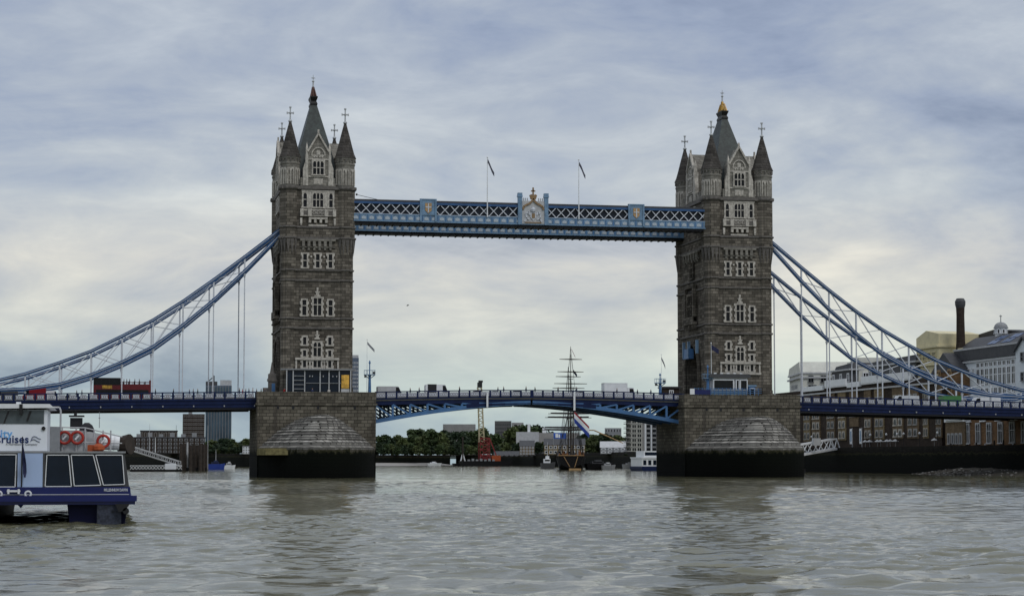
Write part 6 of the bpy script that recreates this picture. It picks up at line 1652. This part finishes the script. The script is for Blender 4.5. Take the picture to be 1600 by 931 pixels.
# sailing ship seen from astern
def sailing_ship():
    Y = 236; c = py(892, 733, Y); cx = c.x
    D0 = (Vector((c.x, c.y, 0))-Vector((CAM[0], CAM[1], 0))).length
    def P(u, v, dy):                 # ship frame: dy metres ahead of the stern, square to the view
        q = py(u, v, Y); f = (D0+dy)/D0; cc = py(892, v, Y)
        return Vector((cx+(u-892)/F*(D0+dy)*.98, Y+dy, CAM[2]+(cc.z-CAM[2])*f))
    root = thing('sailing_ship', 'black hulled square rigged sailing ship with large tricolour ensign', 'ship', (cx, Y, 0))
    zd = P(892, 713, 0).z
    m = MB(); loft_hull(m, cx, Y, Y+38, [(0, 3.9, .3, zd+.3), (.06, 4.6, -1.2, zd), (.5, 4.7, -2, zd-.6), (.85, 3.2, -1.8, zd+.2), (1, .3, -.4, zd+1.2)]); m.build('hull', 'hull_black', root)
    m = MB()
    m.bar((cx-4.0, Y-.1, zd+.35), (cx+4.0, Y-.1, zd+.35), .25, .2); m.bar((cx-2.2, Y-.15, zd), (cx-.3, Y-.3, 1.0), .14); m.bar((cx+2.2, Y-.15, zd), (cx+1.2, Y-.3, .9), .14)
    m.build('rail_trim', 'wood_tan', root)
    m = MB(); m.box(cx-.6, cx+3.2, Y-2.2, Y-.4, -.2, .5); m.build('stern_raft', 'wood_tan', root)
    rr = random.Random(2)
    for k in range(26):
        x = cx+rr.choice((-1, 1))*rr.uniform(.8, 4.4); h_ = rr.uniform(.5, 2.4)
        MB().box(x-.25, x+.25, Y+1+k*.4, Y+1.5+k*.4, zd-.4, zd+h_*.7).stack(x, Y+1.2+k*.4, [(.2, zd+h_*.7), (.12, zd+h_)], 6).build('deck_bundle', ['gear_brown', 'gear_brown', 'timber', 'light_grey'][rr.randrange(4)], root)
    masts = [(892, 541, 9, .26, [(561, 874, 910), (580.5, 871, 912.5), (599, 865.5, 918), (646, 856, 921), (671.5, 845, 923)]), (888, 573, 20, .24, [(588, 868, 908), (606, 863, 914), (652, 851, 925), (668, 846, 920)]), (896, 604, 3, .2, [])]
    for u, vt, dy, r0, yards in masts:
        t = P(u, vt, dy); y = t.y
        ms = MB().cyl((t.x, y, zd-1), (t.x, y, (zd+t.z)/2), r0, r0*.8, 8).cyl((t.x, y, (zd+t.z)/2), (t.x, y, t.z), r0*.7, .07, 8)
        for zz in (.42, .7): z = zd+(t.z-zd)*zz; ms.box(t.x-.8, t.x+.8, y-.5, y+.5, z, z+.15)
        mo = ms.build('mast', 'timber', root)
        for v, u0, u1 in yards:
            a, b = P(u0, v, dy-.4), P(u1, v+.5, dy-.4); a.y = b.y = y-.4
            MB().cyl(tuple(a), ((a.x+b.x)/2, y-.4, (a.z+b.z)/2), .1, .22, 6).cyl(((a.x+b.x)/2, y-.4, (a.z+b.z)/2), tuple(b), .22, .1, 6).build('yard', 'timber', mo)
            if v > 640:
                sl = MB(); n = 6
                for k in range(n): sl.cyl((a.x+(b.x-a.x)*(.06+.88*k/n), y-.4, a.z+.22), (a.x+(b.x-a.x)*(.06+.88*(k+1)/n), y-.4, a.z+.22), .18, .24, 6)
                sl.build('furled_sail', 'dark_grey', mo)
        sh = MB()
        for e in (-1, 1):
            for k in range(4): sh.cyl((cx+e*4.4, y-1.5+k, zd+.3), (t.x+e*.3, y, zd+(t.z-zd)*.45), .06, .05, 4)
            for k in range(9):
                f = k/10; sh.cyl((cx+e*4.4*(1-f)+e*.3*f, y-1.5*(1-f), zd+(t.z-zd)*.45*f), (cx+e*4.4*(1-f)+e*.3*f, y+1.5*(1-f), zd+(t.z-zd)*.45*f), .04, .04, 4)
            sh.cyl((cx+e*4.0, y, zd+.3), (t.x, y, t.z-2), .045, .045, 4); sh.cyl((cx+e*2.0, y, zd+.3), (t.x, y, zd+(t.z-zd)*.7), .045, .045, 4)
        sh.build('shroud', 'black', mo)
    st = MB()
    tops = [P(892, 541, 9), P(888, 573, 20), P(896, 604, 3)]
    for t in tops:
        for f in (1.0, .72, .5):
            q = Vector((t.x, t.y, zd+(t.z-zd)*f))
            st.cyl(q, (cx, Y+37, zd+1.5), .04, .04, 4); st.cyl(q, (cx+3.4, Y+1, zd+.4), .04, .04, 4); st.cyl(q, (cx-3.4, Y+1, zd+.4), .04, .04, 4)
    st.build('stay', 'black', root)
    b = P(897, 642, -1)
    MB().cyl((cx+.4, Y+1, zd), (b.x, b.y, b.z+1), .12, .08, 6).build('ensign_staff', 'timber', root)
    inst('ensign', flag_mesh(6.8, 3.6, R(46), ['flag_red', 'white_paint', 'white_paint', 'flag_blue', 'flag_blue'], 0, 1), root, (b.x+.1, b.y-.1, b.z))
    MB().bar(P(908, 660, 3), P(921, 676, 3), .3, .3).build('davit', 'timber', root)
    p = P(892, 545, 9); inst('pennant', flag_mesh(2.8, .4, R(65), ['flag_red', 'white_paint']), root, (p.x+.3, p.y, p.z))
    p = P(896, 577, 9); inst('pennant', flag_mesh(2.0, 1.0, R(52), ['flag_navy']), root, (p.x, p.y, p.z))
    a, b = P(929, 672, 12), P(975, 692, 12); m = MB(); m.cyl((cx, a.y, a.z+.2), tuple(a), .2, .2, 6); m.cyl(tuple(a), tuple(b), .24, .14, 6); m.build('boom', 'wood_tan', root)
    for u, v in ((869, 703), (914, 701)):
        p = P(u, v, 6)
    root.rotation_euler = (0, 0, -math.atan2(cx-CAM[0], Y-CAM[1]))
sailing_ship()
# crane barge
def crane_barge():
    Y = 620
    root = thing('crane_barge', 'black barge carrying a red crane with tall pale lattice boom', 'crane barge', (py(755, 728, Y).x, Y, 0))
    a, b = py(722, 728, Y).x, py(800, 728, Y).x
    MB().slab([(a+2, -.5), (b-1, -.5), (b, 2.6), (a, 2.6)], Y, Y+12).build('hull', 'hull_black', root)
    bx, tx = py(750.5, 690, Y), py(751, 605, Y)
    m = MB(); n = 22; wd = 1.25
    for e in (-1, 1):
        for f in (-1, 1): m.bar((bx.x+e*wd+1.3, Y+3+f*wd, 12), (tx.x+e*wd*.7, Y+3+f*wd*.7, tx.z), .3, .3)
    for k in range(n):
        z0 = 12+(tx.z-12)*k/n; z1 = 12+(tx.z-12)*(k+1)/n; x0 = bx.x+1.3+(tx.x-bx.x-1.3)*k/n; x1 = bx.x+1.3+(tx.x-bx.x-1.3)*(k+1)/n; e = 1 if k % 2 else -1
        for f in (-1, 1): m.bar((x0-e*wd, Y+3+f*wd*.9, z0), (x1+e*wd, Y+3+f*wd*.9, z1), .2, .2); m.bar((x0+f*wd*.95, Y+3-e*wd, z0), (x1+f*wd*.95, Y+3+e*wd, z1), .2, .2)
    bm_ = m.build('boom', 'crane_yellow', root)
    m = MB(); m.box(tx.x-1.0, tx.x+1.2, Y+2, Y+4.2, tx.z, tx.z+2.6); m.box(tx.x-.5, tx.x+1.6, Y+2.4, Y+3.8, tx.z+2.6, tx.z+3.6); m.build('boom_head', 'black', bm_)
    m = MB(); z1 = py(755, 684, Y).z; x0, x1 = py(751, 700, Y).x, py(766, 700, Y).x
    for x in (x0, x1): 
        for y in (Y+1.5, Y+6): m.bar((x, y, 2.6), (x, y, z1), .32, .32)
    for k in range(4):
        za = 2.6+(z1-2.6)*k/4; zb = 2.6+(z1-2.6)*(k+1)/4
        m.bar((x0, Y+1.5, za), (x1, Y+1.5, zb), .35); m.bar((x1, Y+1.5, za), (x0, Y+1.5, zb), .35); m.bar((x0, Y+1.5, zb), (x1, Y+1.5, zb), .4)
    m.bar((x1, Y+2, z1), (x1+4, Y+2, 4), .5); m.box(x0+.5, x1+.5, Y+2, Y+6, 3.2, 5.2); m.build('crane_frame', 'crane_red', root)
    m = MB(); m.box(x0+6, x0+10.5, Y+1, Y+5, 2.6, 5.4); m.build('winch_house', 'orange', root)
    for k in range(7): MB().box(a+3+k*2.1, a+4.2+k*2.1, Y+.4, Y+1.4, 2.6, 3.4+.4*(k % 2)).build('deck_crate', 'mid_grey', root)
crane_barge()
Y = 640; p = py(723, 722, Y)
root = thing('pile_driver', 'small pale pile driver mast on white splayed legs left of the crane', 'pile driver', (p.x, Y, 0))
MB().cyl((p.x, Y, 3), (p.x, Y, py(723, 682, Y).z), .5, .35, 8).build('mast', 'timber', root)
m = MB(); m.bar((p.x, Y, 6.5), (p.x-1.5, Y, 1), .55); m.bar((p.x, Y, 6.5), (p.x+1.7, Y, 1), .55); m.build('leg', 'white_paint', root)
MB().slab([(p.x-4, -.4), (p.x+4, -.4), (p.x+4.6, 1.4), (p.x-5, 1.4)], Y-2, Y+4).build('float', 'hull_black', root)
# beach strip on the far bank
mb = MB()
A = [(-10, 575), (52, 735), (112, 790)]
for (a, b) in zip(A[:-1], A[1:]):
    mb.add([(a[0]-2, a[1]+4, 1.6), (b[0]-2, b[1]+4, 1.6), (b[0]+10, b[1]-16, -.4), (a[0]+10, a[1]-16, -.4)], [(0, 1, 2, 3)])
tag(mb.build('beach', 'concrete'), kind='structure')

# ---- trees
def tree_meshes(seed, h, r, leaf, n=1500, sz=.95):
    rr = random.Random(seed)
    t = MB(); th = h*.45
    t.cyl((0, 0, -.3), (0, 0, th), h*.028, h*.018, 7)
    for k in range(6):
        a = rr.uniform(0, 6.28); L = r*rr.uniform(.5, .8); z = th*rr.uniform(.6, 1)
        t.cyl((0, 0, z), (L*math.cos(a), L*math.sin(a), z+h*rr.uniform(.15, .35)), h*.013, h*.005, 5)
    blobs = []
    for k in range(13):
        a = rr.uniform(0, 6.28); q = r*.68*math.sqrt(rr.random()); z = h*rr.uniform(.2, .84)
        blobs.append((q*math.cos(a), q*math.sin(a), z, r*rr.uniform(.28, .5)*(1.15-.5*abs(z/h-.55))))
    blobs.append((0, 0, h*.55, r*.65)); blobs.append((0, 0, h*.28, r*.6)); blobs.append((rr.uniform(-1, 1), 0, h*.88, r*.3))
    c = MB()
    for k in range(n):
        bx, by, bz, br = rr.choice(blobs)
        d = Vector((rr.gauss(0, 1), rr.gauss(0, 1), rr.gauss(0, 1))).normalized()*br*(rr.random()**.4)
        p = Vector((bx, by, bz))+Vector((d.x, d.y, d.z*.85))
        u = Vector((rr.gauss(0, 1), rr.gauss(0, 1), rr.gauss(0, .7))).normalized(); v = u.cross(Vector((rr.gauss(0, 1), rr.gauss(0, 1), rr.gauss(0, 1)))).normalized()
        s_ = sz*rr.uniform(.5, 1.15)
        c.add([p-u*s_-v*s_*.6, p+u*s_*.2-v*s_*.8, p+u*s_+v*s_*.5, p-u*s_*.3+v*s_*.8], [(0, 1, 2, 3)])
    return t.mesh('trunk', 'trunk'), c.mesh('crown', leaf)
TM = [tree_meshes(i+1, 14, 6.2, l) for i, l in enumerate(('leaf_a', 'leaf_b', 'leaf_c', 'leaf_a', 'leaf_c', 'leaf_b'))]
def tree(x, y, h, k, label, group, z=5.6, wide=1.0):
    root = thing('tree', label, 'tree', (x, y, z), group); s_ = h/14
    for nm, me in zip(('trunk', 'crown'), TM[k % 6]):
        o = bpy.data.objects.new(nm, me); COL.objects.link(o); o.parent = root; o.scale = (s_*wide, s_*wide, s_); o.rotation_euler = (0, 0, k*1.7+x)
    return root
def trees(us, vt, Y, ks, label, group, wide=1.0, jit=3.0, z=5.6):
    rr = random.Random(int(us[0]))
    for i, u in enumerate(us):
        y = Y+rr.uniform(-12, 12); p = py(u, vt+rr.uniform(-jit, jit), y); tree(p.x, y, p.z-z, ks[i % len(ks)]+i % 2, label, group, z, wide)
trees([590, 600, 611, 621, 632, 643, 653, 664, 675, 686, 696, 706, 716, 727, 738, 748], 694, 775, [4, 2, 1, 2], 'dark bushy tree in the row along the far embankment', 'row of trees along the far embankment', 1.25)
trees([600, 612, 622, 632, 643], 680, 830, [0, 3, 1], 'green tree standing behind the embankment row', 'taller trees behind the embankment row', 1.1, 4)
trees([655, 664, 673, 684, 694, 704, 714, 724, 735, 745, 756, 766, 776], 673, 840, [0, 4, 3, 0, 2], 'tall green tree rising behind the embankment row', 'tall trees behind the far embankment', 1.1, 5)
trees([772, 780, 788, 796, 804, 812, 820, 832], 692, 720, [2, 4, 1], 'low rounded dark tree on the far bank between crane and ship', 'trees between the crane and the ship', 1.35)
trees([800, 807, 814, 820, 827, 834, 840], 666, 900, [2, 0, 4], 'hilltop tree above the pale warehouse', 'hilltop trees above the warehouses', 1.1, 4)
trees([906, 914, 922, 930, 938, 947, 956, 964, 972, 984], 680, 620, [5, 1, 4, 0], 'yellow green tree behind the boathouse right of the ship', 'trees behind the boathouse', 1.2, 4)
trees([920, 934, 950, 964, 978, 990, 1002], 709, 330, [4, 2, 1], 'dark bush on the bank between the ship and the ferry', 'bushes along the bank right of the ship', 1.8, 3)
trees([324, 332, 340, 347, 355, 363, 371, 379, 387, 394], 687, 560, [0, 4, 2, 3], 'broad green tree below the glassy tower block', 'trees left of the pavilion pier', 1.3, 6)
trees([332, 341, 350, 359, 368, 388, 394], 700, 500, [2, 4], 'dark low tree at the water edge near the white house', 'low trees left of the pavilion pier', 1.6, 3)
trees([840, 848], 690, 640, [2, 4], 'dark tree between the wharf house and the yellow brick wharf', 'trees beside the wharf house', 1.2, 2)

# ---- gull
p = py(636.5, 477.5, -60)
root = thing('gull', 'dark gull gliding against the pale sky left of centre', 'bird', tuple(p))
m = MB(); m.stack(p.x, p.y, [(.02, p.z-.05), (.09, p.z), (.02, p.z+.07)], 8, sx=2.6)
for e in (-1, 1):
    m.add([(p.x-.05, p.y, p.z+.03), (p.x+.12, p.y, p.z+.03), (p.x+.1+.1, p.y+e*.35, p.z+.16), (p.x-.0, p.y+e*.35, p.z+.16), (p.x+.22, p.y+e*.75, p.z+.02), (p.x+.13, p.y+e*.75, p.z+.02)], [(0, 1, 2, 3), (3, 2, 4, 5)])
m.build('body', 'dark_grey', root)

bpy.context.view_layer.update()
